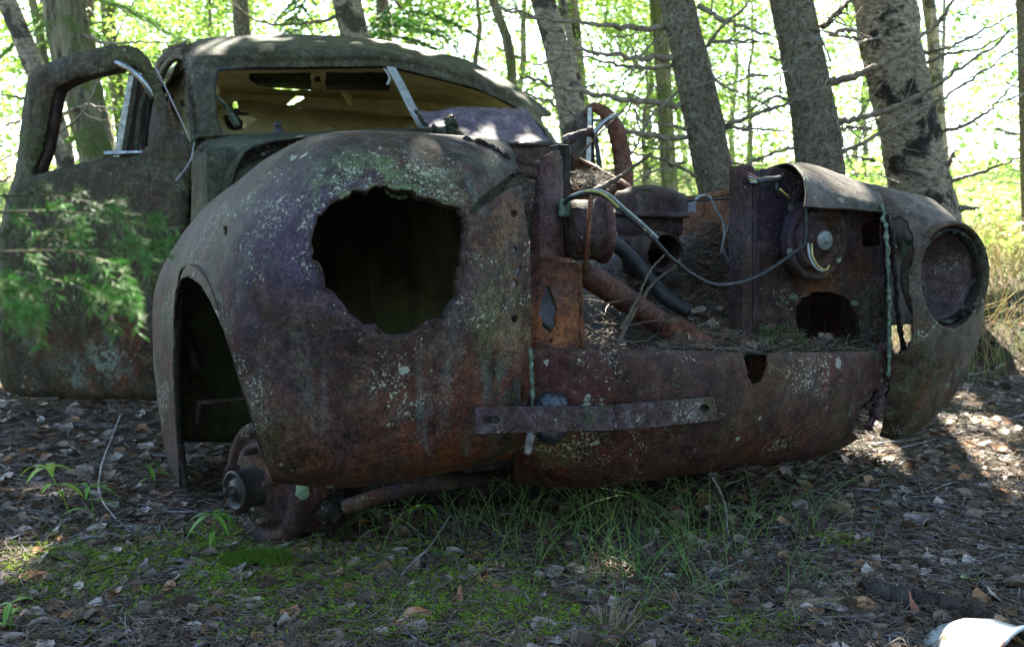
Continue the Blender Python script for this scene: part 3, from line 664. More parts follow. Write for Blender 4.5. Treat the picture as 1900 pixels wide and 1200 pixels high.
# horn disc on the plate
hcen = PS(1510, 446, .135); axp = -AS
hn = MB(); lathe(hn, hcen, axp, [(r_ * 1.14, h_) for r_, h_ in [(.086, -.01), (.087, .010), (.083, .018), (.074, .018), (.070, .004), (.065, .004), (.060, .020), (.053, .024), (.049, .010), (.044, .008), (.036, .018), (.024, .022), (.001, .022)]], 48)
horn = hn.obj("horn", M['plate_rust'], pl)
hn = MB(); lathe(hn, hcen + AT * .012 + axp * .020, axp, [(.024, 0), (.024, .006), (.021, .008), (.016, .006), (.013, .010), (.001, .010)], 32); lathe(hn, hcen + AT * .012 + axp * .024, axp, [(.008, 0), (.008, .006), (.001, .008)], 6)
hn.obj("hub_nut", M['nut'], horn)
for a in (.5, 1.6, 2.7, 3.8, 5.0, 5.9):
    pass
bn = MB()
for a in (.4, 1.5, 2.6, 3.7, 4.8, 5.8):
    bn = MB(); x, y = frame_of(axp); lathe(bn, hcen + (x * math.cos(a) + y * math.sin(a)) * .074 + axp * .009, axp, [(.005, 0), (.005, .004), (.001, .005)], 6); bn.obj("rivet", M['plate_rust'], horn)
for u, v in ((1472, 552), (1585, 563)):
    bn = MB(); lathe(bn, PS(u, v, .14), axp, [(.008, -.005), (.008, .006), (.005, .010), (.001, .010)], 8); bn.obj("rivet", M['crust'], pl)
# curled remnant of the bonnet
cs = [[PS(1398, 334, .30), PS(1425, 313, .24), PS(1462, 303, .17), PS(1484, 322, .09), PS(1494, 352, .05), PS(1493, 384, .03)],
      [PS(1440, 332, .36), PS(1470, 310, .30), PS(1502, 306, .22), PS(1520, 325, .13), PS(1528, 355, .08), PS(1526, 387, .06)],
      [PS(1530, 345, .42), PS(1550, 330, .34), PS(1568, 328, .25), PS(1578, 345, .15), PS(1582, 365, .09), PS(1582, 389, .07)],
      [PS(1598, 348, .45), PS(1604, 341, .36), PS(1614, 346, .26), PS(1628, 358, .15), PS(1638, 374, .08), PS(1641, 394, .05)]]
M['curl_rust'] = rust("curl_rust", dark=(.035, .025, .02), mid=(.062, .045, .038), light=(.095, .08, .072), redamt=.3, mossamt=.3, lich=.2, bluish=.05, seed=17)
shell("bonnet_remnant", cs, 140, 90, M['curl_rust'], CAR, thick=.005, rough=.0012)["label"] = "curled remnant of the bonnet edge"

# ---- canister between the fenders (headlamp shell hanging on its bracket)
cc = PS(1057, 428, .10); axc = AT * .96 - AS * .22 + np.array([0, 0, .03]); axc /= np.linalg.norm(axc)
ca = MB(); lathe(ca, cc, axc, [(.001, -.004), (.045, -.004), (.060, .004), (.063, .012), (.062, .045), (.063, .062)], 40); cn = ca.obj("lamp_canister", M['plate_rust'], CAR)
ca = MB(); lathe(ca, cc + axc * .062, axc, [(.063, 0), (.070, .002), (.071, .012), (.066, .016), (.060, .010)], 40); ca.obj("rim", M['bracket_rust'], cn)
ca = MB()
a = PS(1088, 486, .06); prism(ca, [PS(1096, 352, .02), PS(1102, 352, .02), PS(1092, 498, .02), PS(1084, 500, .02)], AS * .006); ca.obj("clamp_bolt", M['orange_rust'], cn)
ca = MB(); box(ca, PS(1047, 386, .09), .012, .006, .018); ca.obj("terminal", M['crust'], cn, smooth=False, bevel=.003)

# ---- engine bay
M['block'] = simple("engine_block", (.035, .03, .028), (.09, .085, .085), 9, .8, bump=.8, bd=.02)
eb = MB()
g = net([[C(.45, -.05, .30), C(.45, .12, .34), C(.42, .30, .38), C(.40, .42, .42)], [C(.62, -.05, .42), C(.58, .12, .48), C(.52, .30, .56), C(.5, .44, .60)], [C(.95, -.08, .5), C(.9, .12, .60), C(.80, .32, .68), C(.8, .5, .66)], [C(1.5, -.1, .6), C(1.5, .12, .66), C(1.4, .35, .68), C(1.4, .55, .66)]], 80, 80)
g = g + np.array([0, 0, 1.0]) * (vnoise(g, 9) * .03 + vnoise(g, 24, 2) * .012)[..., None]
ix = np.arange(6400).reshape(80, 80); q80 = np.stack([ix[:-1, :-1], ix[1:, :-1], ix[1:, 1:], ix[:-1, 1:]], -1).reshape(-1, 4)
eb.add(g, q80); eng = eb.obj("engine", M['block'], CAR, thick=.01)
ac = PY(1198, 400, 2.42); ac[2] = PY(1198, 400, 2.42)[2]
s_ = 2.42 / F
ab = MB(); zc = lambda v: PY(1198, v, 2.42)[2]
axa = np.array([.04, -.06, 1.0]); axa /= np.linalg.norm(axa)
base = PY(1201, 462, 2.42)
lathe(ab, base, axa, [(.001, -.012), (.05, -.010), (.074, 0), (.084, .010), (.086, .030), (.083, .034), (.083, .040), (.089, .044), (.091, .060), (.090, .085), (.086, .095)], 48)
acl = ab.obj("air_cleaner", M['plate_rust'], eng)
ab = MB(); lathe(ab, base, axa, [(.088, .090), (.106, .090), (.108, .094), (.106, .099), (.098, .101), (.096, .108), (.097, .138), (.094, .148), (.088, .153), (.080, .152), (.060, .163), (.030, .170), (.001, .172)], 48); ab.obj("lid", M['plate_rust'], eng)
ab = MB(); P = catmull([PY(1188, 470, 2.42), PY(1200, 462, 2.34), PY(1215, 462, 2.28), PY(1234, 470, 2.22)], 12)
tube(ab, P, [.038, .039, .041, .042, .043, .044, .045, .045, .046, .046, .047, .048], 28, cap=False); ab.obj("intake_snout", M['plate_rust'], eng, thick=.003)
ab = MB(); P = catmull([PY(1185, 465, 2.44), PY(1190, 500, 2.46), PY(1205, 545, 2.5), PY(1215, 600, 2.52)], 12); tube(ab, P, .05, 16); ab.obj("carburettor", M['inner_rust'], eng)
pi_ = MB(); P = catmull([PY(1075, 500, 1.98), PY(1120, 530, 2.02), PY(1170, 562, 2.06), PY(1215, 592, 2.1), PY(1245, 612, 2.12)], 24)
tube(pi_, P, .029, 18); pi_.obj("radiator_pipe", M['bracket_rust'], eng)
pi_ = MB(); P = catmull([PY(1240, 608, 2.1), PY(1265, 622, 2.06), PY(1290, 640, 2.02), PY(1315, 655, 2.0)], 14)
tube(pi_, P, [.028, .034, .036, .036, .035, .034, .034, .035, .036, .036, .034, .032, .030, .028], 18, noise=.03); pi_.obj("pipe_elbow", M['orange_rust'], eng)
pi_ = MB(); P = catmull([PY(1105, 428, 2.1), PY(1140, 452, 2.12), PY(1180, 488, 2.14), PY(1215, 530, 2.14), PY(1240, 556, 2.14), PY(1278, 578, 2.14)], 30)
tube(pi_, P, .0175, 16); pi_.obj("radiator_hose", M['hose'], eng)
# cables
cb = MB(); P = catmull([PS(1045, 392, .10), PS(1050, 374, .08), PS(1070, 364, .05), PS(1100, 358, .02), PS(1125, 366, .01), PS(1150, 388, .0), PS(1185, 418, .0), PS(1215, 446, .0), PS(1245, 478, .0), PS(1280, 506, .0), PS(1315, 525, .01), PS(1342, 529, .02), PS(1370, 524, .04), PS(1400, 515, .06), PS(1440, 492, .07), PS(1470, 470, .08), PS(1490, 456, .08), PS(1494, 440, .08), PS(1495, 400, .08), PS(1497, 380, .09)], 160)
cab = None
tube(cb, P + rng.normal(0, .0004, P.shape), .0042, 8); cab = cb.obj("wiring_cable", M['black'], CAR)
for off, mt, nm in ((np.array([.004, 0, .006]), 'wire_grey', "loose_wire"), (np.array([-.004, -.003, .004]), 'wire_yellow', "loose_wire")):
    cb = MB(); tube(cb, P[5 if mt == 'wire_grey' else 22:60] + off, .003, 6); cb.obj(nm, M[mt], cab)
for k, (mt, d) in enumerate((('wire_grey', 0), ('wire_yellow', 7))):
    cb = MB(); tube(cb, catmull([PS(1499 + d, 452, .08), PS(1502 + d * .8, 475, .06), PS(1512 + d, 495, .05), PS(1525 + d, 503 - d * .3, .05), PS(1534 + d * .6, 500 - d, .06)], 18), .0028, 6); cb.obj("loose_wire", M[mt], cab)
cb = MB(); tube(cb, catmull([PS(1402, 338, .12), PS(1420, 334, .13), PS(1440, 333, .14), PS(1452, 328, .2)], 14), .008, 8); tube(cb, catmull([PS(1438, 335, .14), PS(1441, 350, .13), PS(1444, 366, .14)], 8), .006, 8); cb.obj("loom", M['black'], cab)
for mt, pts in (('wire_red', [(1388, 321), (1398, 327), (1412, 333)]), ('wire_grey', [(1389, 327), (1400, 332), (1412, 336)]), ('wire_yellow', [(1391, 333), (1400, 336), (1410, 337)]), ('wire_grey', [(1393, 338), (1402, 339), (1412, 338)]), ('wire_yellow', [(1448, 352), (1458, 362), (1466, 370)])):
    cb = MB(); tube(cb, catmull([PS(a, b, .08 + .03 * i) for i, (a, b) in enumerate(pts)], 8), .0024, 6); cb.obj("loose_wire", M[mt], cab)
for mt, pts, s0 in (('wire_grey', [(1285, 378), (1298, 364), (1314, 364), (1322, 376), (1330, 392), (1340, 408), (1344, 430), (1342, 460), (1352, 490), (1352, 530), (1355, 560)], .5), ('black', [(1262, 372), (1285, 372), (1330, 370), (1372, 368)], .5), ('twig', [(1363, 362), (1364, 390), (1355, 410), (1344, 440), (1338, 470)], .4)):
    cb = MB(); tube(cb, catmull([PS(a, b, s0) for a, b in pts], 50), .0035, 6); cb.obj("loose_wire", M[mt], cab)
cb = MB(); box(cb, PS(1281, 386, .48), .014, .008, .014); cb.obj("connector", M['alu'], cab, smooth=False, bevel=.003)

M['lichenpatch'] = simple('lichen_patch', (.10, .16, .10), (.22, .30, .20), 90, .9)
M['hubmat'] = simple('greasy_hub', (.012, .010, .010), (.035, .03, .03), 30, .45)
# ---- brake drum of the near front wheel and the steering linkage
dr = MB(); dax = -AT * .93 - AS * .36; dax /= np.linalg.norm(dax)
dcen = PY(487, 898, 1.92); rD = .139
lathe(dr, dcen, dax, [(.02, -.085), (rD * .92, -.085), (rD * .98, -.078), (rD, -.07), (rD * .97, -.066), (rD * .97, -.03), (rD * 1.0, -.02), (rD * 1.0, .0), (rD * .93, .012), (rD * .82, .010), (rD * .78, .002), (rD * .70, .000), (rD * .66, .012), (rD * .50, .016), (.001, .016)], 56)
drum = dr.obj("brake_drum", M['plate_rust'], CAR)
hx = MB(); lathe(hx, dcen, dax, [(.048, .012), (.044, .018), (.043, .062), (.045, .066), (.043, .072), (.036, .072), (.034, .062), (.028, .060), (.024, .070), (.001, .072)], 32); hx.obj("hub", M['hubmat'], drum)
hx = MB(); lathe(hx, dcen + dax * .072, dax, [(.012, 0), (.012, .016), (.007, .02), (.001, .022)], 8); hx.obj("axle_nut", M['inner_rust'], drum)
x, y = frame_of(dax)
for a in np.linspace(.3, .3 + 2 * math.pi, 5, endpoint=False):
    st = MB(); p = dcen + (x * math.cos(a) + y * math.sin(a)) * .080; lathe(st, p, dax, [(.008, .01), (.008, .042), (.006, .045), (.001, .045)], 12); st.obj("wheel_stud", M['plate_rust'], drum)
lp = MB(); lathe(lp, PY(562, 910, 1.80) , dax * .3 + np.array([0, -1, .1]), [(.001, .004), (.010, .004), (.016, .002), (.020, -.004)], 14); 
lk = MB(); tube(lk, catmull([PY(608, 950, 1.88), PY(660, 934, 1.86), PY(720, 915, 1.85), PY(800, 898, 1.87), PY(900, 890, 1.95)], 30), .017, 14); lnk = lk.obj("steering_rod", M['plate_rust'], CAR)
lk = MB(); bc = PY(612, 948, 1.86); lathe(lk, bc, (0, 0, 1), [(.001, -.055), (.010, -.055), (.012, -.03), (.026, -.02), (.032, -.008), (.032, .004), (.024, .018), (.012, .026), (.001, .028)], 24); lk.obj("ball_joint", M['inner_rust'], lnk)
xm = MB(); tube(xm, [PY(640, 905, 2.1), PY(900, 905, 2.15), PY(1150, 880, 2.35), PY(1500, 840, 2.75)], .05, 10); xm.obj("cross_member", M['inner_rust'], CAR)
ls_ = MB(); a_ = np.linspace(0, 2 * np.pi, 18, endpoint=False); lc_ = PY(561, 911, 1.78); ls_.add([lc_ + np.array([math.cos(q) * .016 * rng.uniform(.8, 1.1), 0, math.sin(q) * .018 * rng.uniform(.8, 1.1)]) for q in a_], np.arange(18)[None, ::-1]); ls_.obj("lichen_patch", M['lichenpatch'], drum, thick=.002)
un = MB(); g = np.array([C(.2, -.5, .2), C(.2, .5, .2), C(2.0, .7, .14), C(2.0, -.7, .14)]); un.add(g, np.array([[0, 1, 2, 3]])); un.obj("underside_light_block", M['inner_rust'], CAR, thick=.01)  # unseen sheet added to stop light getting under the car

# ---- cowl, firewall
cb_ = [[PS(355, 500, 2.15), PS(357, 420, 2.12), PS(357, 340, 2.1), PS(362, 285, 2.08), PS(395, 256, 2.06), PS(470, 250, 2.0), PS(600, 247, 1.95), PS(765, 240, 1.92), PS(900, 250, 1.95), PS(1005, 262, 2.0), PS(1045, 278, 2.08), PS(1058, 330, 2.12), PS(1060, 420, 2.15)],
       [PS(378, 500, 1.98), PS(380, 420, 1.95), PS(384, 345, 1.93), PS(395, 296, 1.92), PS(425, 266, 1.90), PS(490, 254, 1.88), PS(610, 249, 1.85), PS(765, 243.5, 1.83), PS(900, 253, 1.85), PS(1003, 265, 1.88), PS(1042, 284, 1.9), PS(1056, 335, 1.95), PS(1060, 420, 1.98)],
       [PS(410, 500, 1.80), PS(412, 420, 1.78), PS(424, 355, 1.76), PS(438, 308, 1.76), PS(466, 275, 1.76), PS(520, 260, 1.76), PS(620, 252, 1.74), PS(765, 248, 1.72), PS(900, 257, 1.74), PS(1000, 268, 1.76), PS(1038, 290, 1.78), PS(1052, 340, 1.8), PS(1056, 420, 1.82)]]
M['cowl_rust'] = rust("cowl_rust", dark=(.022, .024, .016), mid=(.042, .045, .031), light=(.07, .073, .052), redamt=.15, mossamt=.6, lich=.1, bluish=0, seed=7.7)
shell("cowl", cb_, 60, 220, M['cowl_rust'], CAR, thick=.007, rough=.0012)
# dark rebate under the cowl edge and the firewall
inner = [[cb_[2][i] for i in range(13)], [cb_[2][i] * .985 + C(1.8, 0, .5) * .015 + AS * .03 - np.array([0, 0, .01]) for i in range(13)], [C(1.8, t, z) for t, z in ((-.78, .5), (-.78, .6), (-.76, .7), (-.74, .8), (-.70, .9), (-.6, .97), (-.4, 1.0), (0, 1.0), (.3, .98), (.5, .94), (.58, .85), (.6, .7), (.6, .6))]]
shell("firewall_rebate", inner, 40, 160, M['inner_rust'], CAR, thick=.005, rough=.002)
fw = MB(); g = np.array([[C(1.82 + .02 * math.sin(9 * t), t, z) for t in np.linspace(-.8, .66, 40)] for z in np.linspace(.2, 1.0, 20)])
ix = np.arange(800).reshape(20, 40); fw.add(g, np.stack([ix[:-1, :-1], ix[1:, :-1], ix[1:, 1:], ix[:-1, 1:]], -1).reshape(-1, 4)); fwo = fw.obj("firewall", M['cowl_rust'], CAR, thick=.006)
fb = MB(); P = [PS(880, 267, 1.6), PS(960, 268, 1.6), PS(1055, 270, 1.62)]; 
prism(fb, [PS(880, 264, 1.55), PS(1056, 266, 1.55), PS(1056, 296, 1.55), PS(960, 296, 1.55), PS(880, 280, 1.55)], AS * .02); fb.obj("crossbar", M['plate_rust'], fwo, smooth=False, bevel=.003)
fb = MB(); tube(fb, [PS(955, 312, 1.5), PS(985, 322, 1.5), PS(1002, 330, 1.5)], [.02, .024, .018], 10, noise=.08); tube(fb, [PS(962, 300, 1.52), PS(1000, 306, 1.52)], .02, 8); fb.obj("hinge", M['plate_rust'], fwo)

# torn purple sheet lying on the cowl
tsn = [[PS(768, 204, 1.88), PS(800, 207, 1.86), PS(860, 200, 1.86), PS(930, 202, 1.88), PS(977, 204, 1.92)],
       [PS(785, 225, 1.76), PS(815, 226, 1.74), PS(870, 222, 1.74), PS(938, 224, 1.78), PS(994, 228, 1.82)],
       [PS(800, 240, 1.64), PS(828, 246, 1.62), PS(880, 245, 1.62), PS(950, 248, 1.66), PS(1008, 250, 1.70)],
       [PS(822, 254, 1.56), PS(848, 260, 1.54), PS(890, 262, 1.54), PS(960, 263, 1.58), PS(1022, 264, 1.62)]]
torn = shell("torn_sheet", tsn, 80, 200, M['purple_rust'], CAR, holes=[jag([(760, 210), (775, 222), (792, 240), (812, 240), (835, 248), (860, 262), (800, 275), (750, 240)], 2, 6, 5)], thick=.005, rough=.002)
torn["label"] = "torn purple sheet leaning on the windscreen sill"
sc_ = MB()
for pts, r0 in (([(802, 238), (820, 244), (842, 246), (862, 256)], .016), ([(832, 222), (840, 232), (842, 248)], .022), ([(770, 205), (780, 218), (790, 232)], .007)):
    P = catmull([PS(a, b, 1.58) for a, b in pts], 20); tube(sc_, P + rng.normal(0, .003, P.shape), r0 * (.5 + .7 * rng.random(20)), 7, noise=.25)
sc_.obj("scrap", M['cowl_rust'], torn)
ed = MB(); P = catmull([PS(862, 258, 1.52), PS(900, 264, 1.52), PS(960, 267, 1.53), PS(1020, 268, 1.55), PS(1056, 268, 1.55)], 40); tube(ed, P + rng.normal(0, .002, P.shape), .008, 7, noise=.15)
ed.obj("edge", M['black'], torn)
bt = MB(); P = catmull([PS(1044, 262, 1.5), PS(1062, 256, 1.48), PS(1078, 246, 1.45), PS(1092, 246, 1.43), PS(1101, 242, 1.42)], 20); tube(bt, P, .016 + .006 * np.sin(np.linspace(0, 9, 20)), 10, noise=.06); bt.obj("bent_bar", M['plate_rust'], CAR)
# wiper pivot
wp = MB(); lathe(wp, PS(517, 247, 1.93), (0, -.15, 1), [(.022, 0), (.020, .012), (.012, .016), (.012, .022), (.016, .028), (.014, .038), (.001, .042)], 16); wp.obj("wiper_pivot", M['black'], CAR)

# ---- cabin: windscreen surround and roof as one pressed shell
CR = [
 [PS(355, 262, 2.08), PS(372, 256, 2.06), PS(430, 252, 2.0), PS(560, 247, 1.95), PS(765, 241, 1.90), PS(900, 249, 1.94), PS(985, 257, 2.0), PS(1018, 264, 2.04), PS(1036, 270, 2.10)],
 [PS(355, 200, 2.20), PS(372, 195, 2.14), PS(430, 190, 2.08), PS(560, 187, 2.04), PS(748, 182, 2.02), PS(890, 208, 2.08), PS(970, 232, 2.14), PS(1005, 242, 2.18), PS(1022, 250, 2.24)],
 [PS(348, 140, 2.32), PS(366, 135, 2.24), PS(425, 130, 2.18), PS(555, 125, 2.14), PS(730, 123, 2.12), PS(870, 157, 2.18), PS(945, 190, 2.24), PS(985, 212, 2.30), PS(1005, 226, 2.36)],
 [PS(345, 112, 2.38), PS(366, 104, 2.28), PS(425, 101, 2.20), PS(550, 98, 2.15), PS(725, 103, 2.13), PS(862, 135, 2.19), PS(940, 168, 2.26), PS(985, 196, 2.36), PS(1008, 216, 2.42)],
 [PS(344, 96, 2.50), PS(372, 86, 2.42), PS(430, 80, 2.36), PS(545, 77, 2.31), PS(715, 87, 2.29), PS(850, 118, 2.34), PS(930, 154, 2.40), PS(985, 190, 2.46), PS(1012, 214, 2.50)],
 [PS(343, 90, 2.64), PS(375, 76, 2.62), PS(432, 70, 2.60), PS(545, 67, 2.58), PS(712, 79, 2.56), PS(848, 111, 2.58), PS(930, 151, 2.60), PS(985, 190, 2.62), PS(1014, 216, 2.62)],
 [C(3.0, -.80, 1.40), C(3.0, -.72, 1.47), C(3.0, -.56, 1.53), C(3.0, -.3, 1.56), C(3.0, .05, 1.54), C(3.0, .38, 1.50), C(3.0, .58, 1.44), C(3.0, .70, 1.34), C(3.0, .76, 1.25)],
 [C(3.5, -.80, 1.36), C(3.5, -.72, 1.43), C(3.5, -.56, 1.49), C(3.5, -.3, 1.51), C(3.5, .05, 1.50), C(3.5, .38, 1.46), C(3.5, .58, 1.40), C(3.5, .70, 1.31), C(3.5, .76, 1.22)],
 [C(4.0, -.78, 1.20), C(4.05, -.68, 1.26), C(4.1, -.5, 1.32), C(4.1, -.3, 1.34), C(4.1, .05, 1.34), C(4.1, .38, 1.3), C(4.1, .55, 1.24), C(4.05, .66, 1.16), C(4.0, .72, 1.08)],
 [C(4.5, -.76, .85), C(4.6, -.62, .88), C(4.7, -.45, .9), C(4.7, -.25, .9), C(4.7, .05, .9), C(4.7, .3, .9), C(4.7, .5, .88), C(4.6, .62, .84), C(4.5, .7, .8)],
]
WS = [(398, 150), (402, 134), (416, 127), (560, 125), (722, 123), (734, 126), (880, 163), (940, 190), (984, 216), (1010, 242), (1022, 264), (990, 260), (900, 252), (768, 244), (560, 249), (440, 253), (412, 246), (404, 230), (400, 195)]
roof = shell("roof", CR, 300, 380, M['roof_rust'], CAR, holes=[WS], thick=.008, rough=.0012)
# rubber gasket line round the opening and centre pillar
gs = MB()
P = catmull([PS(u, v, s) for u, v, s in [(410, 246, 2.03), (401, 225, 2.09), (398, 190, 2.13), (398, 155, 2.17), (403, 135, 2.2), (420, 128, 2.19), (560, 126, 2.16), (718, 124, 2.14), (735, 127, 2.14), (880, 164, 2.2), (940, 191, 2.26), (983, 217, 2.31), (1008, 242, 2.2), (1020, 262, 2.08)]], 160)
tube(gs, P, .008, 8); gs.obj("gasket", M['black'], roof)
cp = MB()
for du, mt in ((0, 'alu'),):
    P = [PS(725, 124, 2.10), PS(745, 160, 2.05), PS(765, 200, 1.97), PS(786, 238, 1.89)]
    P = catmull(P, 12); W = AT * .020
    prism(cp, np.concatenate([P - W, (P + W)[::-1]]), AS * .006)
cp.obj("centre_pillar", M['alu'], roof, smooth=False, bevel=.001)
for u, v, s in ((729, 133, 2.08), (757, 183, 1.99)):
    pass
hk = MB(); tube(hk, catmull([PS(712, 128, 2.12), PS(720, 136, 2.1), PS(723, 148, 2.1), PS(718, 158, 2.1)], 12), .006, 8); hk.obj("mirror_hook", M['alu'], roof)
# roof gutter full of needles is added with the litter
gt = MB(); P = catmull([PS(352, 90, 2.55), PS(356, 110, 2.4), PS(350, 140, 2.33), PS(352, 190, 2.2), PS(357, 240, 2.1), PS(360, 275, 2.07)], 40); tube(gt, P, .010, 8, noise=.08); gt.obj("gutter", M['cowl_rust'], roof)
gt = MB(); P = catmull([PS(350, 92, 2.5), PS(335, 95, 2.62), PS(318, 103, 2.8), PS(303, 114, 3.0), PS(292, 132, 3.3), PS(285, 165, 3.7)], 40); tube(gt, P, .022, 10, noise=.06); gt.obj("side_rail", M['roof_rust'], roof)
gt = MB(); P = catmull([PS(347, 108, 2.5), PS(330, 104, 2.65), PS(312, 118, 2.85), PS(300, 140, 3.1), PS(296, 175, 3.3)], 30); tube(gt, P, .016, 10, noise=.05); gt.obj("door_frame", M['cowl_rust'], roof)

# ---- interior seen through the windscreen
M_o = M['olive']
H1 = jag([(462, 136), (463, 150), (478, 160), (520, 167), (577, 169), (577, 134)], .7, 8, 2); H2 = jag([(604, 134), (604, 168), (660, 169), (724, 169), (724, 134)], .7, 8, 3)
holes = [circ(578, 174, 9, 6), jag([(532, 195), (544, 196), (566, 181), (562, 175), (550, 177)], .8, 5, 4), jag([(413, 222), (420, 210), (432, 206), (432, 186), (440, 186), (446, 208), (462, 208), (458, 230), (446, 243), (425, 240)], 1.5, 5, 6), jag([(585, 142), (592, 140), (598, 152), (584, 154)], .8, 4, 7)]
hb_ = [(380, 168, 3.30), (470, 174, 3.38), (600, 181, 3.4), (740, 186, 3.4), (860, 200, 3.4), (960, 224, 3.38)]
hd = [[PS(385, 122, 2.42), PS(470, 119, 2.38), PS(600, 116, 2.36), PS(735, 118, 2.36), PS(872, 150, 2.42), PS(975, 200, 2.5)], [PS(383, 145, 2.85), PS(470, 148, 2.85), PS(600, 150, 2.85), PS(738, 153, 2.85), PS(866, 176, 2.88), PS(968, 211, 2.9)], [PS(*q) for q in hb_]]
shell("headliner", hd, 90, 330, M_o, CAR, holes=[H1, H2, holes[3]], thick=.004, rough=.002)
hd2 = [[p + np.array([0, 0, .035]) for p in r] for r in hd]
shell("roof_void_sheet", hd2, 30, 60, M['inner_rust'], CAR, thick=.004, rough=.002)  # near-black sheet standing in for the shaded void under the roof skin
ir = [[PS(u, v - 2, s) for u, v, s in hb_], [PS(370, 195, 3.36), PS(470, 200, 3.42), PS(600, 208, 3.44), PS(740, 218, 3.44), PS(860, 230, 3.42), PS(960, 242, 3.38)], [PS(360, 300, 3.3), PS(470, 300, 3.4), PS(600, 300, 3.4), PS(740, 300, 3.4), PS(860, 300, 3.4), PS(960, 300, 3.3)]]
shell("rear_bulkhead", ir, 150, 330, M_o, CAR, holes=holes[:3], thick=.006, rough=.003)
ps_ = [[PS(435, 187, 3.36), PS(560, 198, 3.36), PS(700, 212, 3.34), PS(800, 222, 3.32), PS(950, 240, 3.28)], [PS(400, 215, 3.25), PS(560, 222, 3.2), PS(700, 232, 3.2), PS(800, 238, 3.2), PS(950, 262, 3.1)], [PS(390, 300, 3.0), PS(560, 300, 3.0), PS(700, 300, 3.0), PS(800, 300, 3.0), PS(950, 300, 3.0)]]
shell("parcel_shelf", ps_, 60, 160, M['olive_dark'], CAR, holes=[holes[2]], thick=.006, rough=.003)
ib = MB(); box(ib, C(3.62, -.03, .86), .74, .01, .50); ib.obj("boot_dark_sheet", M['inner_rust'], CAR)  # near-black sheet added so the bulkhead holes look into darkness
ib = MB(); P = catmull([PS(402, 178, 2.3), PS(420, 200, 2.35), PS(440, 232, 2.4)], 12); tube(ib, P, np.linspace(.006, .016, 12), 8); ib.obj("loose_lever", M['crust'], CAR)
for pts, r0 in (([(395, 150), (404, 168), (400, 190)], .012), ([(640, 170), (646, 182), (650, 196)], .014), ([(455, 215), (463, 225), (452, 238)], .022), ([(800, 190), (812, 206), (822, 214)], .016)):
    ib = MB(); P = catmull([PS(a, b, 2.9) for a, b in pts], 10); W = AT * r0 * 1.6; wv = np.interp(np.linspace(0, 1, 10), [0, .4, 1], [1, 1.1, .2])[:, None]; j_ = rng.normal(0, .003, (10, 3))
    ib.add(np.concatenate([P - W * wv + j_, P + W * wv - j_]), np.stack([np.arange(9), np.arange(1, 10), np.arange(11, 20), np.arange(10, 19)], -1)); ib.obj("hanging_scrap", M['olive'], CAR, thick=.002)
# far side wall of the cabin
fsw = [[C(2.4, .72, 1.2), C(3.0, .76, 1.24), C(3.5, .76, 1.2)], [C(2.3, .76, .9), C(3.0, .8, .9), C(3.6, .8, .9)], [C(2.3, .78, .3), C(3.0, .82, .3), C(4.5, .82, .3)]]
shell("side_panel", fsw, 30, 40, M_o, CAR, thick=.005, rough=.002)
# near side rear quarter, B pillar, sill
rq = [[C(3.25, -.80, 1.34), C(3.6, -.80, 1.32), C(4.0, -.78, 1.2), C(4.5, -.76, .85)], [C(3.3, -.86, .9), C(3.7, -.9, .88), C(4.1, -.88, .85), C(4.6, -.84, .7)], [C(3.3, -.9, .5), C(3.7, -.96, .5), C(4.2, -.95, .45), C(4.8, -.86, .4)], [C(3.3, -.88, .08), C(3.7, -.95, .08), C(4.2, -.95, .1), C(4.9, -.86, .15)]]
shell("rear_quarter", rq, 80, 90, M['door_rust'], CAR, thick=.006)
for dx, s0, mt, r in ((0, 3.2, 'cowl_rust', .03), (0, 3.05, 'plate_rust', .018), (0, 2.95, 'bracket_rust', .012)):
    b = MB(); P = catmull([C(s0 + .05, -.79, 1.33), C(s0, -.83, 1.1), C(s0 - .02, -.86, .8), C(s0, -.86, .3)], 20); tube(b, P, r, 8, noise=.06); b.obj("door_pillar", M[mt], CAR)
shell("door_pillar", [[PS(262, 140, 3.35), PS(282, 128, 3.2), PS(303, 125, 3.05)], [PS(246, 190, 3.35), PS(272, 185, 3.2), PS(302, 180, 3.05)], [PS(238, 300, 3.35), PS(268, 300, 3.2), PS(303, 300, 3.05)]], 60, 40, M['inner_rust'], CAR, thick=.01)
for u0_, mt in ((250, 'orange_rust'), (262, 'cowl_rust'), (276, 'inner_rust')):
    b = MB(); tube(b, catmull([PS(u0_ + 16, 150, 3.0), PS(u0_ + 2, 190, 3.0), PS(u0_ - 6, 240, 3.0), PS(u0_ - 10, 292, 3.0)], 16), .016, 8, noise=.08); b.obj("pillar_rib", M[mt], CAR)
shell("side_lining", [[PS(305, 135, 3.30), PS(330, 120, 3.2), PS(365, 118, 3.1)], [PS(308, 200, 3.30), PS(330, 200, 3.2), PS(365, 200, 3.1)], [PS(310, 300, 3.3), PS(330, 300, 3.2), PS(365, 300, 3.1)]], 60, 30, M['olive'], CAR, holes=[jag(circ(338, 192, 7, 8), 1, 4, 2)], thick=.005, rough=.003)
sl = MB(); prism(sl, [C(2.0, -.86, .02), C(2.0, -.86, .16), C(2.0, -.74, .16), C(2.0, -.74, .02)], AS * 1.4); sl.obj("sill", M['plate_rust'], CAR, bevel=.01)
sl = MB(); prism(sl, [C(1.5, -.80, .0), C(1.5, -.80, .35), C(1.5, -.72, .35), C(1.5, -.72, .0)], AS * .3); sl.obj("frame_rail", M['plate_rust'], CAR, bevel=.01)
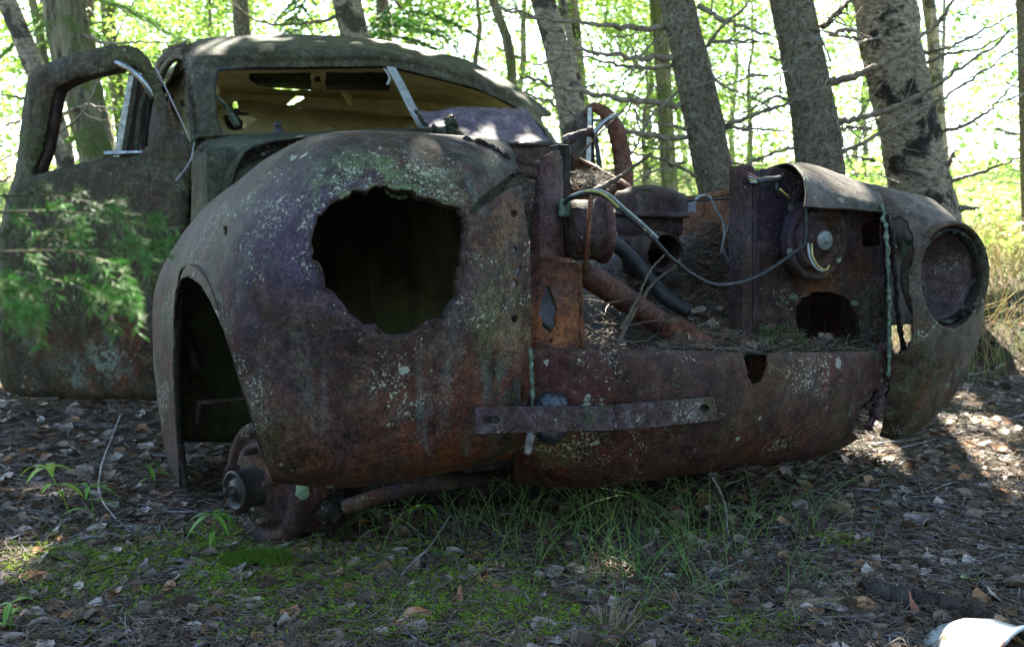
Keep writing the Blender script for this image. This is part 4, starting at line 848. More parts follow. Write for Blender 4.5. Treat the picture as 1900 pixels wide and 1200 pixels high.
# old seat-back / A pillar inner edge filler
ap_ = [[PS(345, 100, 2.45), PS(356, 112, 2.42)], [PS(352, 190, 2.25), PS(366, 190, 2.25)], [PS(360, 290, 2.12), PS(385, 290, 2.12)], [PS(350, 480, 2.15), PS(400, 480, 2.15)]]
shell("windscreen_pillar", ap_, 80, 12, M['cowl_rust'], CAR, thick=.02)

# ---- near door, swung open
def sstep_(a, b, x):
    t = np.clip((x - a) / (b - a), 0, 1); return t * t * (3 - 2 * t)
HG = np.array([-1.24, 3.38, 0]); DA = np.array([-.972, .235, 0]); DN = np.array([-DA[1], DA[0], 0]) * -1   # along the door, normal to camera side
if DN[1] > 0: DN = -DN
def DP(u, v, bulge=0.0):
    d = ray(u, v); k = np.dot(HG + DN * bulge - CAM, DN) / np.dot(d, DN); return CAM + d * k
def door_bulge(u, v):
    return .05 * math.sin(math.pi * min(1, max(0, (v - 300) / 430)) ** .8) - .02 * ((u - 180) / 170) ** 2 + .03
OUT = [(16, 718), (4, 690), (2, 560), (6, 440), (20, 380), (36, 330), (44, 270), (52, 200), (60, 152), (72, 132), (110, 115), (160, 100), (210, 90), (240, 88), (262, 95), (278, 112), (292, 145), (310, 190), (335, 240), (358, 272), (352, 330), (345, 400), (350, 480), (350, 560), (350, 738), (290, 737), (150, 734), (45, 729), (25, 724)]
WIN = [(68, 318), (66, 330), (84, 328), (104, 322), (150, 310), (220, 295), (262, 285), (280, 275), (296, 262), (302, 240), (302, 215), (292, 185), (278, 152), (262, 128), (248, 122), (200, 133), (150, 145), (112, 162), (102, 178), (92, 230), (82, 280)]
def pdist(P, poly):
    P = np.asarray(P, float); d = np.full(len(P), 1e9); n_ = len(poly)
    for k_ in range(n_):
        a_ = np.array(poly[k_], float); b_ = np.array(poly[(k_ + 1) % n_], float); ab_ = b_ - a_
        t_ = np.clip(((P - a_) @ ab_) / (ab_ @ ab_ + 1e-9), 0, 1); d = np.minimum(d, np.linalg.norm(P - (a_ + t_[:, None] * ab_), axis=1))
    return d
us = np.linspace(-10, 370, 96); vs_ = np.linspace(82, 742, 165); GU, GV = np.meshgrid(us, vs_); Q_ = np.stack([GU.ravel(), GV.ravel()], -1)
WINc = [tuple(q) for q in catmull(np.array([(a, b, 0) for a, b in WIN]), 120)[:, :2]]
di = pdist(Q_, WINc); do = pdist(Q_, OUT); rnd = .013 * np.sin(np.pi / 2 * np.clip(np.minimum(di, do) / 15, 0, 1)) * (1 - sstep_(300, 350, Q_[:, 1])) + .02 * np.sin(np.pi / 2 * np.clip(do / 14, 0, 1)) * sstep_(300, 350, Q_[:, 1])
rnd = rnd.reshape(GU.shape)
Dn = [[DP(u, v, door_bulge(u, v) - .013 + rnd[i_, j_]) for j_, u in enumerate(us)] for i_, v in enumerate(vs_)]
door = shell("door", Dn, 330, 260, M['door_rust'], CAR, keep=OUT, holes=[WIN, circ(248, 308, 2.5)], thick=.022, rough=.0004, offset=1)
door["label"] = "driver's side door hanging open behind the fir sprigs"
# inner edge return of the window opening
de = MB(); P = [DP(u, v, -.0) for u, v in WIN] ; P.append(P[0])
P0 = catmull([DP(u, v, door_bulge(u, v) - .012) for u, v in WIN + [WIN[0]]], 160); P1 = P0 - DN * .055 
de.add(np.concatenate([P0, P1]), np.stack([np.arange(159), np.arange(1, 160), np.arange(161, 320), np.arange(160, 319)], -1)); de.obj("window_return", M['plate_rust'], door, thick=.004)
bl = MB(); P = catmull([DP(u, v, door_bulge(u, v) + .006) for u, v in [(44, 338), (100, 330), (180, 316), (260, 300), (310, 296), (345, 300)]], 40); tube(bl, P, .007, 8); bl.obj("belt_moulding", M['door_rust'], door)
# quarter window frame: bright strips
qw = MB(); P = catmull([DP(216, 116, .05), DP(238, 126, .06), DP(258, 142, .06), DP(272, 160, .05), DP(284, 182, .03)], 20); tube(qw, P, .011, 10); qw.obj("quarter_window_strip", M['chrome'], door)
qw = MB(); prism(qw, [DP(240, 130, -.02), DP(250, 128, -.02), DP(222, 298, -.02), DP(209, 298, -.02)], -DN * .03); qw.obj("quarter_window_post", M['chrome'], door, smooth=False)
qw = MB(); prism(qw, [DP(250, 132, -.06), DP(258, 145, -.06), DP(236, 280, -.06), DP(222, 285, -.06)], -DN * .02); qw.obj("window_channel", M['black'], door, smooth=False)
qw = MB(); prism(qw, [DP(190, 280, .08), DP(276, 279, .03), DP(278, 284, .03), DP(194, 288, .08)], -DN * .03); qw.obj("quarter_window_strip", M['chrome'], door, smooth=False, bevel=.003)
hgm = MB(); P = catmull([DP(284, 116, .03), DP(300, 148, .03), DP(322, 194, .03), DP(340, 232, .03), DP(354, 264, .03)], 20); tube(hgm, P, .0022, 6); hgm.obj("edge_trim", M['alu'], door)
hgm = MB(); P = catmull([PS(360, 265, 1.95), PS(356, 290, 1.9), PS(345, 312, 1.85), PS(327, 334, 1.8)], 14); tube(hgm, P, .0032, 6); hgm.obj("door_check", M['alu'], door)
# ---- the door on the far side, also open
FD = 4.05
def FP(u, v, dy=0): return PY(u, v, FD + dy)
fd = MB()
P = catmull([FP(1086, 214), FP(1102, 200), FP(1120, 208), FP(1136, 226), FP(1146, 250), (FP(1153, 285)), FP(1158, 330), FP(1164, 420), FP(1168, 560)], 60)
wd = np.interp(np.linspace(0, 1, 60), [0, .12, .5, 1], [.010, .022, .040, .042]); tube(fd, P, wd, 12, noise=.04); fdo = fd.obj("door", M['orange_rust'], CAR); fdo["label"] = "far side door, orange with rust, standing open"
fd = MB(); prism(fd, [FP(1058, 250, .01), FP(1066, 222, .01), FP(1080, 206, .01), FP(1100, 197, .01), FP(1104, 300, .01), FP(1108, 420, .01), FP(1058, 420, .01)], np.array([0, .03, 0])); fd.obj("quarter_panel", M['curl_rust'], fdo, smooth=False)
fd = MB(); prism(fd, [FP(1091, 200, -.02), FP(1098, 200, -.02), FP(1096, 306, -.02), FP(1087, 306, -.02)], np.array([0, .02, 0])); fd.obj("quarter_window_post", M['chrome'], fdo, smooth=False)
fd = MB(); prism(fd, [FP(1102, 246, -.02), FP(1108, 244, -.02), FP(1118, 312, -.02), FP(1108, 312, -.02)], np.array([0, .02, 0])); fd.obj("window_channel", M['black'], fdo, smooth=False)
fd = MB(); tube(fd, catmull([FP(1100, 252, -.06), FP(1115, 232, -.06), FP(1130, 220, -.06), FP(1147, 213, -.06)], 10), .012, 8); fd.obj("quarter_window_strip", M['chrome'], fdo)
fd = MB(); prism(fd, [FP(1060, 345), FP(1170, 345), FP(1172, 600), FP(1060, 600)], np.array([0, .04, 0])); fd.obj("lower_panel", M['orange_rust'], fdo, smooth=False)
# ================================================================== GROUND
def sstep(a, b, x):
    t = np.clip((x - a) / (b - a), 0, 1); return t * t * (3 - 2 * t)
def gz(x, y):
    x = np.asarray(x, float); y = np.asarray(y, float)
    p = np.stack([x, y, np.zeros_like(x)], -1)
    z = vnoise(p, 1.1, 1) * .022 + vnoise(p, 3.1, 2) * .010 + vnoise(p, 9, 3) * .004
    y0 = 5.4 + 1.6 * sstep(0.5, -2.5, x) - .9 * sstep(2.0, 3.2, x)
    far = np.maximum(0, y - y0)
    z = z + .15 * np.minimum(far, 9) + .075 * np.maximum(0, far - 9) + sstep(0, 8, far) * vnoise(p, .35, 4) * .25
    # dark hollow under the bank on the right
    z = z + .20 * sstep(2.35, 2.75, x) * sstep(4.15, 4.5, y) * sstep(8, 5.5, y)
    z = z - .05 * np.exp(-((x + .6) ** 2 + (y - 2.2) ** 2) / .5) * 0
    return z
def build_ground():
    ys = np.concatenate([np.linspace(-6, .8, 30), np.linspace(.85, 6.5, 220), np.linspace(6.6, 16, 90), np.linspace(16.5, 90, 60)])
    xs = np.concatenate([np.linspace(-70, -6, 35), np.linspace(-5.8, 5.8, 300), np.linspace(6, 70, 35)])
    X, Y = np.meshgrid(xs, ys); Z = gz(X, Y)
    V = np.stack([X, Y, Z], -1); idx = np.arange(X.size).reshape(X.shape)
    q = np.stack([idx[:-1, :-1], idx[:-1, 1:], idx[1:, 1:], idx[1:, :-1]], -1).reshape(-1, 4)
    m, t = mat_new("forest_floor"); N = NT(t); v = N.coords()
    n1 = N.tex(v, 40, 8, .75, .6).outputs[0]; n2 = N.tex(v, 2.2, 5, .6, .5).outputs[0]; n3 = N.tex(v, 150, 4, .7).outputs[0]
    c = N.ramp(n1, [(.32, (.022, .015, .010)), (.5, (.065, .045, .032)), (.62, (.12, .09, .07)), (.72, (.19, .16, .14))])
    c = N.mix(N.mul(N.map(n2, .52, .64), N.map(n3, .35, .6)), c, (.035, .075, .015))
    sx = N.n("ShaderNodeSeparateXYZ"); N.l(v, sx.inputs[0])
    far = N.map(sx.outputs[1], 5.2, 8.0)
    g2 = N.ramp(n1, [(.3, (.12, .16, .05)), (.5, (.27, .28, .12)), (.7, (.50, .42, .26))])  # grass and straw tones, brightened so the far ground looks sunlit
    c = N.mix(N.mul(far, N.map(n2, .3, .5)), c, g2)
    N.out(c, .95, n1, .8, .02, 0, .15)
    b = MB(); b.add(V, q); o = b.obj("ground", m); tag(o, kind='structure')
build_ground()

def scatter(n, y0=1.15, y1=6.0, pad=.35, pw=2.0):
    """positions spread evenly over the visible ground"""
    u = rng.random(n)
    y = 1 / (1 / y0 + u * (1 / y1 - 1 / y0)) if pw == 2 else y0 + u * (y1 - y0)
    x = (rng.random(n) * 2 - 1) * (.62 * y + pad); return x, y
def rot_basis(n, tilt):
    yaw = rng.random(n) * 2 * np.pi; tl = np.abs(rng.normal(0, tilt, n)); ta = rng.random(n) * 2 * np.pi
    nz = np.stack([np.sin(tl) * np.cos(ta), np.sin(tl) * np.sin(ta), np.cos(tl)], -1)
    a = np.stack([np.cos(yaw), np.sin(yaw), np.zeros(n)], -1)
    a = a - nz * (a * nz).sum(-1, keepdims=True); a /= np.linalg.norm(a, axis=-1, keepdims=True)
    return a, np.cross(nz, a), nz
def leaf_batch(mb, P, size, tilt=.35, basis=None, aspect=.42, fold=.25):
    n = len(P); A, B, Nn = basis if basis is not None else rot_basis(n, tilt)
    prof = [(-.5, 0), (-.28, .72), (.05, 1.0), (.32, .55), (.5, 0)]
    cols = []; curl = rng.normal(.25, .35, n); fold_ = rng.normal(fold, .2, n); asp = aspect * rng.uniform(.7, 1.25, n)
    mids = []; lf = []; rt = []
    for k, (t, w_) in enumerate(prof):
        h = curl * (t * t) * 1.2
        c = P + size[:, None] * (A * t + Nn * h[:, None]); mids.append(c)
        if 0 < k < 4:
            jit = rng.uniform(.8, 1.2, (2, n))
            lf.append(c + size[:, None] * (B * (w_ * asp * jit[0])[:, None] + Nn * (fold_ * w_ * .35 + rng.normal(0, .05, n))[:, None]))
            rt.append(c + size[:, None] * (-B * (w_ * asp * jit[1])[:, None] + Nn * (fold_ * w_ * .35 + rng.normal(0, .05, n))[:, None]))
    V = np.stack(mids + lf + rt, 1)          # n,11,3 : mids0-4 lf5-7 rt8-10
    o = (np.arange(n) * 11)[:, None]
    q = np.concatenate([o + np.array([[1, 2, 6, 5]]), o + np.array([[2, 3, 7, 6]]), o + np.array([[1, 8, 9, 2]]), o + np.array([[2, 9, 10, 3]])])
    t3 = np.concatenate([o + np.array([[0, 1, 5]]), o + np.array([[0, 8, 1]]), o + np.array([[3, 4, 7]]), o + np.array([[3, 10, 4]])])
    mb.add(V.reshape(-1, 3), [q, t3])
def strips(mb, A, B, w, bend=0.0, up=None):
    """thin three-sided needles from A to B, optionally bowed"""
    n = len(A); D = B - A; L = np.linalg.norm(D, axis=1, keepdims=True) + 1e-9; D = D / L
    r = rng.normal(0, 1, (n, 3)); X = np.cross(D, r); X /= np.linalg.norm(X, axis=1, keepdims=True) + 1e-9; Yv = np.cross(D, X)
    mid = (A + B) / 2 + X * L * (rng.normal(0, 1, (n, 1)) * bend)
    if up is not None: mid = mid + up * L
    w = np.broadcast_to(np.asarray(w, float).reshape(-1, 1), (n, 1))
    def ring(c, s): return [c + X * w * s, c + (-.5 * X + .87 * Yv) * w * s, c + (-.5 * X - .87 * Yv) * w * s]
    V = np.stack(ring(A, 1) + ring(mid, .9) + ring(B, .45), 1)
    o = (np.arange(n) * 9)[:, None]; fs = []
    for k in (0, 3):
        for a, b in ((0, 1), (1, 2), (2, 0)): fs.append(o + np.array([[k + a, k + b, k + 3 + b, k + 3 + a]]))
    mb.add(V.reshape(-1, 3), np.concatenate(fs))
def patch_mask(x, y, s=1.3, seed=9, lo=-.1, hi=.35): return sstep(lo, hi, vnoise(np.stack([x, y, x * 0], -1), s, seed))
# fallen leaves
x, y = scatter(11000, 1.2, 7.0); z = gz(x, y) + rng.uniform(.002, .022, len(x))
mb = MB(); size = rng.uniform(.022, .056, len(x)) * (1 + .15 * (y > 3)); leaf_batch(mb, np.stack([x, y, z], -1), size, .42)
tag(mb.obj("fallen_leaves", M['litter']), kind='stuff')
# small bright leaves catch light here and there
# pine needles and fine sticks
x, y = scatter(110000, 1.15, 7.0); z = gz(x, y) + rng.uniform(.001, .03, len(x)); P = np.stack([x, y, z], -1)
yaw = rng.random(len(x)) * 2 * np.pi; L = rng.uniform(.015, .075, len(x)); D = np.stack([np.cos(yaw), np.sin(yaw), rng.normal(0, .22, len(x))], -1)
mb = MB(); strips(mb, P - D * L[:, None] / 2, P + D * L[:, None] / 2, rng.uniform(.0005, .0013, len(x)), .10)
tag(mb.obj("needle_litter", M['needle']), kind='stuff')
mb = MB()
x, y = scatter(2100, 1.2, 6.0)
for i in range(len(x)):
    a = rng.random() * 2 * math.pi; L = rng.uniform(.08, .42); n = 6; pts = []
    px_, py_ = x[i], y[i]
    for k in range(n):
        pts.append((px_, py_, float(gz(px_, py_)) + .012 + rng.random() * .012)); a += rng.normal(0, .28); px_ += math.cos(a) * L / n; py_ += math.sin(a) * L / n
    r = rng.uniform(.0012, .0036); tube(mb, pts, np.linspace(r, r * .4, n), 5, cap=False)
tag(mb.obj("twig_litter", M['twig']), kind='stuff')
# moss cushions: dense upright shoots
def moss_at(mb, x, y, h, wd):
    n = len(x); P = np.stack([x, y, gz(x, y) + .001], -1)
    lean = rng.normal(0, .5, (n, 2)); T = P + np.stack([lean[:, 0] * h, lean[:, 1] * h, h], -1)
    strips(mb, P, T, wd, .1)
    for k in range(5):
        f = rng.uniform(.3, 1, (n, 1)); a = rng.random(n) * 2 * np.pi
        b = P + (T - P) * f; d = np.stack([np.cos(a), np.sin(a), rng.uniform(.1, .8, n)], -1) * (h * .38)[:, None]
        strips(mb, b, b + d, wd * .8, .05)
mosses = [((150, 1050), .25, .10, 1800), ((330, 1120), .25, .10, 1800), ((560, 1100), .2, .08, 1600), ((850, 1130), .25, .08, 1800), ((1000, 1185), .22, .06, 1500), ((1150, 1180), .15, .05, 800), ((700, 1195), .25, .05, 1200), ((1380, 1185), .10, .03, 500), ((480, 1072), .16, .09, 2600), ((250, 1075), .26, .10, 2600), ((170, 1110), .16, .08, 900), ((640, 1110), .22, .07, 1500), ((760, 1160), .24, .08, 1800), ((900, 1180), .2, .07, 1500), ((1030, 1150), .16, .07, 1200), ((560, 1175), .2, .06, 1000), ((1310, 1195), .14, .05, 900), ((1280, 1020), .08, .03, 400), ((380, 1050), .14, .07, 900), ((930, 1080), .2, .06, 900), ((90, 1060), .16, .06, 500), ((1560, 1022), .05, .02, 250), ((420, 1010), .12, .05, 500), ((760, 1060), .16, .05, 700)]
mb = MB()
for (u, v), rx, ry, n in mosses:
    c = PZ(u, v); x = c[0] + rng.normal(0, rx * .55, n); y = c[1] + rng.normal(0, ry * .9, n)
    k_ = vnoise(np.stack([x, y, x * 0], -1), 14, 5) > -.25; moss_at(mb, x[k_], y[k_], rng.uniform(.008, .026, k_.sum()), .0012)
tag(mb.obj("moss", M['moss']), kind='stuff')
mb = MB()
c = PZ(478, 1072); n = 9000; x = c[0] + rng.uniform(-1, 1, n) * .10; y = c[1] + rng.uniform(-1, 1, n) * .06
k = ((x - c[0]) / .10) ** 2 + ((y - c[1]) / .06) ** 2 < 1 + .75 * vnoise(np.stack([x, y, x * 0], -1), 22, 8) - .25; x, y = x[k], y[k]
rr = 1 - (((x - c[0]) / .10) ** 2 + ((y - c[1]) / .06) ** 2); P = np.stack([x, y, gz(x, y) + .03 * np.sqrt(np.maximum(rr, 0))], -1)
T = P + np.stack([rng.normal(0, .004, len(x)), rng.normal(0, .004, len(x)), rng.uniform(.006, .014, len(x))], -1); strips(mb, P, T, .0011)
M['cushion'] = simple("bright_moss", (.05, .11, .01), (.16, .27, .03), 12, .8, island=True, transl=.25)
o = mb.obj("moss_cushion", M['cushion']); tag(o, "bright green moss cushion on the ground below the brake drum", "moss cushion")
# grass: thin arching blades in front of the valance
def grass(mb, x, y, hmin, hmax, wd=.0011, lean=.6):
    for i in range(len(x)):
        h = rng.uniform(hmin, hmax); a = rng.random() * 2 * math.pi; l = rng.uniform(.15, lean) * h; n = 6
        t = np.linspace(0, 1, n); b = np.array([x[i], y[i], float(gz(x[i], y[i]))])
        pts = b + np.stack([math.cos(a) * l * t ** 1.8, math.sin(a) * l * t ** 1.8, h * (t - .25 * t ** 3 * (l / h))], -1)
        tube(mb, pts, np.linspace(wd, wd * .3, n), 3, cap=False)
mb = MB()
for (u, v), r, n, h0, h1 in (((1060, 995), .16, 34, .06, .24), ((1180, 1000), .2, 40, .06, .25), ((1260, 1020), .2, 60, .05, .22), ((1220, 1100), .16, 80, .05, .16), ((980, 1015), .2, 40, .05, .2), ((860, 1020), .22, 36, .05, .18), ((700, 1010), .2, 20, .04, .12), ((1290, 1140), .12, 50, .04, .10), ((1160, 1060), .2, 80, .04, .16)):
    c = PZ(u, v); grass(mb, c[0] + rng.normal(0, r, n), c[1] + rng.normal(0, r * .3, n), h0, h1, .0013, 1.1)
tag(mb.obj("grass", M['grass']), kind='stuff')
mb = MB()
n = 2600; x = rng.uniform(2.2, 5.2, n); y = rng.uniform(4.2, 8.5, n); grass(mb, x, y, .10, .45, .0028, .9)
n = 900; x = rng.uniform(-5, -2.2, n); y = rng.uniform(4.6, 8, n); grass(mb, x, y, .08, .3, .0028, .9)
tag(mb.obj("dry_grass", M['drygrass']), kind='stuff')
mb = MB()
n = 1500; x = rng.uniform(1.7, 5.5, n); y = rng.uniform(4.0, 9, n); grass(mb, x, y, .08, .35, .003, .9)
tag(mb.obj("green_grass", M['grass']), kind='stuff')
# undergrowth of low broad leaves further back
mb = MB(); n = 16000; y = rng.uniform(6.5, 18, n); x = rng.uniform(-1, 1, n) * (.65 * y + .5)
hh = np.maximum(0, rng.normal(.25, .22, n)) * (.5 + patch_mask(x, y, .6, 21)); z = gz(x, y) + hh
leaf_batch(mb, np.stack([x, y, z], -1), rng.uniform(.05, .12, n), .6, aspect=.3); tag(mb.obj("undergrowth", M['leaf2']), kind='stuff')

# ================================================================== TREES
LIT = [(PZ(1780, 800), .15), (PZ(1800, 850), .12), (PZ(1650, 845), .06), (PZ(1870, 800), .08), (PZ(1890, 930), .03), (PZ(1850, 1090), .04), (PZ(1870, 1060), .03), (PZ(1880, 690), .35), (PZ(1885, 620), .6), (PZ(1840, 750), .12), (PZ(1720, 815), .16), (PZ(1820, 870), .10), (PZ(1700, 800), .14), (PZ(1640, 860), .03), (PZ(1745, 830), .19), (PZ(1790, 860), .12), (PZ(1600, 838), .10), (PZ(1700, 870), .10), (PZ(1840, 790), .12), (PZ(1660, 850), .05), (PZ(20, 690), .5), (PZ(110, 702), .2),
       (PS(775, 98, 2.42), .07), (PS(830, 112, 2.45), .10), (PS(890, 140, 2.45), .10), (PS(945, 170, 2.45), .08), (PS(700, 92, 2.4), .03), (PS(420, 80, 2.4), .02), (PS(370, 100, 2.3), .02),
       (PS(375, 190, 2.14), .035), (PS(430, 285, 2.0), .03),
       (PS(1645, 350, .2), .02), (PS(1680, 356, .18), .035), (PS(1700, 362, .18), .02), (PS(1748, 385, .13), .02), (PS(1790, 430, .1), .01), (PS(1480, 310, .12), .004),
       (PS(900, 259, 1.6), .02), (PS(980, 258, 1.6), .03), (PS(820, 232, 1.7), .015), (PS(1060, 256, 1.5), .04), (PS(720, 262, .3), .008), (PS(840, 262, .22), .015), (PS(890, 268, .12), .012), (PS(1022, 290, .1), .03), (PS(1080, 375, .1), .03),
       (PS(1120, 655, -.06), .035), (PS(1200, 345, .5), .04), (PS(1090, 350, 1.2), .10), (PS(1120, 330, 1.5), .08), (PS(1250, 620, .2), .02),
       (PY(200, 120, 3.4), .03), (PZ(1780, 1165), .07), (PY(1770, 1160, 1.38), .07), (PY(1710, 1185, 1.38), .04), (PZ(1880, 1120), .07), (PZ(1150, 1090), .03), (PZ(1300, 1190), .05), (PZ(1080, 1170), .03), (PZ(20, 1040), .02), (PY(90, 870, 1.95), .03), (PZ(1000, 1025), .025), (PZ(1020, 1000), .02), (PY(300, 445, .81), .03), (PY(60, 570, .75), .035), (PY(190, 560, .80), .025), (PY(230, 430, .84), .012), (PY(100, 520, .79), .02), (PY(1790, 1170, 1.35), .03)]
for k in range(30):
    y_ = rng.uniform(1.5, 4.5); x_ = rng.uniform(-.55, .6) * y_; LIT.append((np.array([x_, y_, 0.0]), rng.uniform(.008, .03)))
LP = np.array([p for p, r in LIT]); LR = np.array([r for p, r in LIT])
def blocks_lit(P, extra):
    """would a leaf at P stand between the sun and one of the sun flecks?"""
    out = np.zeros(len(P), bool)
    for p, r in zip(LP, LR):
        q = P - p; t = q @ SUN; d = np.linalg.norm(q - t[:, None] * SUN, axis=1)
        out |= (t > 0) & (d < r + extra)
    return out
def quads(mb, P, size, tilt=.9):
    n = len(P); A, B, Nn = rot_basis(n, tilt); s = size[:, None]
    V = np.stack([P - A * s * .5, P + B * s * .30 + Nn * s * .06, P + A * s * .5, P - B * s * .30 + Nn * s * .06], 1)
    o = (np.arange(n) * 4)[:, None]; mb.add(V.reshape(-1, 3), o + np.array([[0, 1, 2, 3]]))
def trunk_pts(pix, Y, top_z, n=40, dyt=0.0):
    pts = [PY(u, v, Y) for u, v, r in pix]; rs = [r * Y / F for u, v, r in pix]
    b = pts[-1]; d = (pts[-1] - pts[-2]); d = d / abs(d[2]); g = float(gz(b[0], b[1])); k = (b[2] - g) + .08
    base = b + d * k; base = np.array([base[0], base[1], g - .08]); pts.append(base); rs.append(rs[-1] * (1.25 if k > .3 else 1.0))
    a = pts[0]; d = (pts[0] - pts[1]); d = d / abs(d[2]); k = top_z - a[2]
    t1 = a + d * k * .5; t2 = a + d * k * .85; t2[0] = t2[0] * .7 + (a + d * k * .4)[0] * .3
    pts = [t2, t1] + pts; rs = [rs[0] * .25, rs[0] * .65] + rs
    P = catmull(np.array(pts)[::-1], n); R_ = np.interp(np.linspace(0, 1, n), np.linspace(0, 1, len(rs)), rs[::-1]); return P, R_, base
def rough_trunk(mb, P, R_, seg=28, amp=.05, sc=14, ridge=0):
    m_ = len(P) * 3; P = catmull(P, m_); R_ = np.interp(np.linspace(0, 1, m_), np.linspace(0, 1, len(R_)), R_); seg = seg * 2
    b = MB(); tube(b, P, R_, seg); V = b.V[0]; n = len(P)
    ctr = np.repeat(P, seg, axis=0); out = V - ctr
    k = vnoise(V * np.array([1, 1, .5]), sc) * amp + vnoise(V * np.array([1, 1, .6]), sc * 2.7, 2) * amp * .6 + vnoise(V * np.array([1, 1, .7]), sc * 7, 3) * amp * .45
    V2 = ctr + out * (1 + k)[:, None]; b.V = [V2]; mb.merge(b)
OWN = []
def tree(name, label, cat, pix, Y, mat, top=9.0, group=None, amp=.05, crown=True, n=60):
    P, R_, base = trunk_pts(pix, Y, top, n)
    g = np.array([base[0], base[1], float(gz(base[0], base[1]))])
    o = empty(name, g); tag(o, label, cat, group)
    mb = MB(); rough_trunk(mb, P, R_, amp=amp); mb.obj("trunk", mat, o)
    if crown: OWN.append((o, P[-1], P))
    return o
def branch(o, pix, Y, r0, mat=None, twigs=0, r1=.25, dz=0):
    """a dead limb along points seen in the photo; Y may vary along it"""
    Ys = np.linspace(Y[0], Y[1], len(pix)) if isinstance(Y, tuple) else [Y] * len(pix)
    n = max(10, 7 * len(pix))
    P = catmull([PY(u, v, yy) for (u, v), yy in zip(pix, Ys)], n); P = P + rng.normal(0, r0 * .35, P.shape)
    mb = MB(); R_ = np.linspace(1, r1, n) * r0 * (1 + .25 * rng.random(n)); tube(mb, P, R_, 7, noise=.10)
    for k in range(twigs):
        i = rng.integers(int(n * .15), n - 1); d = P[min(i + 1, n - 1)] - P[i - 1]; d /= np.linalg.norm(d)
        s = rng.choice([-1, 1]); v2 = d * .7 + np.array([rng.normal(0, .3), rng.normal(0, .5), s * .6 + rng.normal(0, .25)]); v2 /= np.linalg.norm(v2)
        L = rng.uniform(.06, .32) * (Y[0] if isinstance(Y, tuple) else Y) / 5; m = 6; Q = [P[i]]
        for q in range(m): v2 = v2 + rng.normal(0, .16, 3) + np.array([0, 0, .02]); v2 /= np.linalg.norm(v2); Q.append(Q[-1] + v2 * L / m)
        tube(mb, Q, np.linspace(R_[i] * .42, R_[i] * .14, m + 1), 4, cap=False)
    mb.obj("branch", mat or M['deadbranch'], o)
T1 = tree("spruce_tree", "lichened spruce trunk behind the air cleaner, dead twigs on both sides", "tree", [(1255, 0, 31), (1278, 100, 33), (1300, 200, 34), (1330, 340, 35)], 4.9, M['bark_spruce'], 9)
T2 = tree("spruce_tree", "spruce trunk rising right behind the curled bonnet remnant", "tree", [(1468, 0, 37), (1492, 120, 38), (1510, 220, 39), (1525, 340, 42)], 4.8, M['bark_spruce'], 9.5)
T3 = tree("birch_tree", "thick old birch trunk with black bark patches behind the far fender", "tree", [(1640, 0, 51), (1662, 130, 52), (1688, 250, 50), (1712, 370, 54)], 5.0, M['bark_birch'], 10, amp=.07)
T4 = tree("birch_tree", "slim pale birch leaning behind the windscreen's right edge", "tree", [(1008, 0, 22), (1035, 100, 24), (1055, 190, 24), (1066, 250, 22)], 6.2, M['bark_pale'], 9)
T5 = tree("rowan_tree", "stout furrowed trunk seen through the open door's window", "tree", [(118, 0, 34), (135, 100, 34), (160, 200, 32), (190, 320, 34)], 5.4, M['bark_left'], 9, amp=.08)
T6 = tree("birch_tree", "grey trunk leaning at the left edge of the photo", "tree", [(20, 20, 17), (62, 120, 18), (105, 230, 17), (128, 330, 16)], 6.6, M['bark_pale'], 9)
T7 = tree("birch_tree", "pale trunk standing right above the middle of the roof", "tree", [(640, -10, 26), (652, 40, 26), (664, 90, 25)], 7.2, M['bark_pale'], 10)
T8 = tree("birch_tree", "thin crooked mossy stem right of the roof", "tree", [(915, 0, 8), (942, 80, 9), (950, 160, 9), (940, 260, 9)], 7.5, M['bark_left'], 7)
T9 = tree("pine_tree", "faint grey trunk far back at the right", "tree", [(1722, 0, 11), (1730, 60, 11), (1738, 160, 11), (1746, 260, 11)], 10.5, M['bark_pale'], 10)
T10 = tree("pine_tree", "dim trunk in the far woods just left of the lichened spruce", "tree", [(1218, 0, 13), (1226, 80, 14), (1232, 160, 14), (1240, 300, 14)], 9.5, M['bark_left'], 10)
T11 = tree("pine_tree", "grey trunk cut by the right edge of the photo", "tree", [(1896, 0, 10), (1898, 60, 10), (1901, 160, 10)], 8.0, M['bark_spruce'], 9)
T12 = tree("pine_tree", "thin straight trunk far back between birch and spruce", "tree", [(1062, 0, 10), (1070, 80, 10), (1078, 160, 10)], 11, M['bark_pale'], 9)
T13 = tree("birch_tree", "thin twin stem just right of the slim pale birch", "tree", [(1056, 60, 6), (1070, 140, 7), (1080, 200, 7)], 6.8, M['bark_pale'], 8)
T14 = tree("pine_tree", "slender dark stem between the left edge trunk and the furrowed trunk", "tree", [(60, 0, 7), (76, 80, 8), (90, 160, 8)], 8.5, M['bark_left'], 8)
T15 = tree("pine_tree", "thin stem just right of the furrowed trunk", "tree", [(146, 0, 8), (150, 70, 8), (158, 140, 8)], 8.0, M['bark_left'], 8)
T16 = tree("pine_tree", "distant trunk under fir foliage above the roof's left half", "tree", [(200, 0, 12), (205, 80, 12), (222, 200, 12)], 9.0, M['bark_left'], 8)
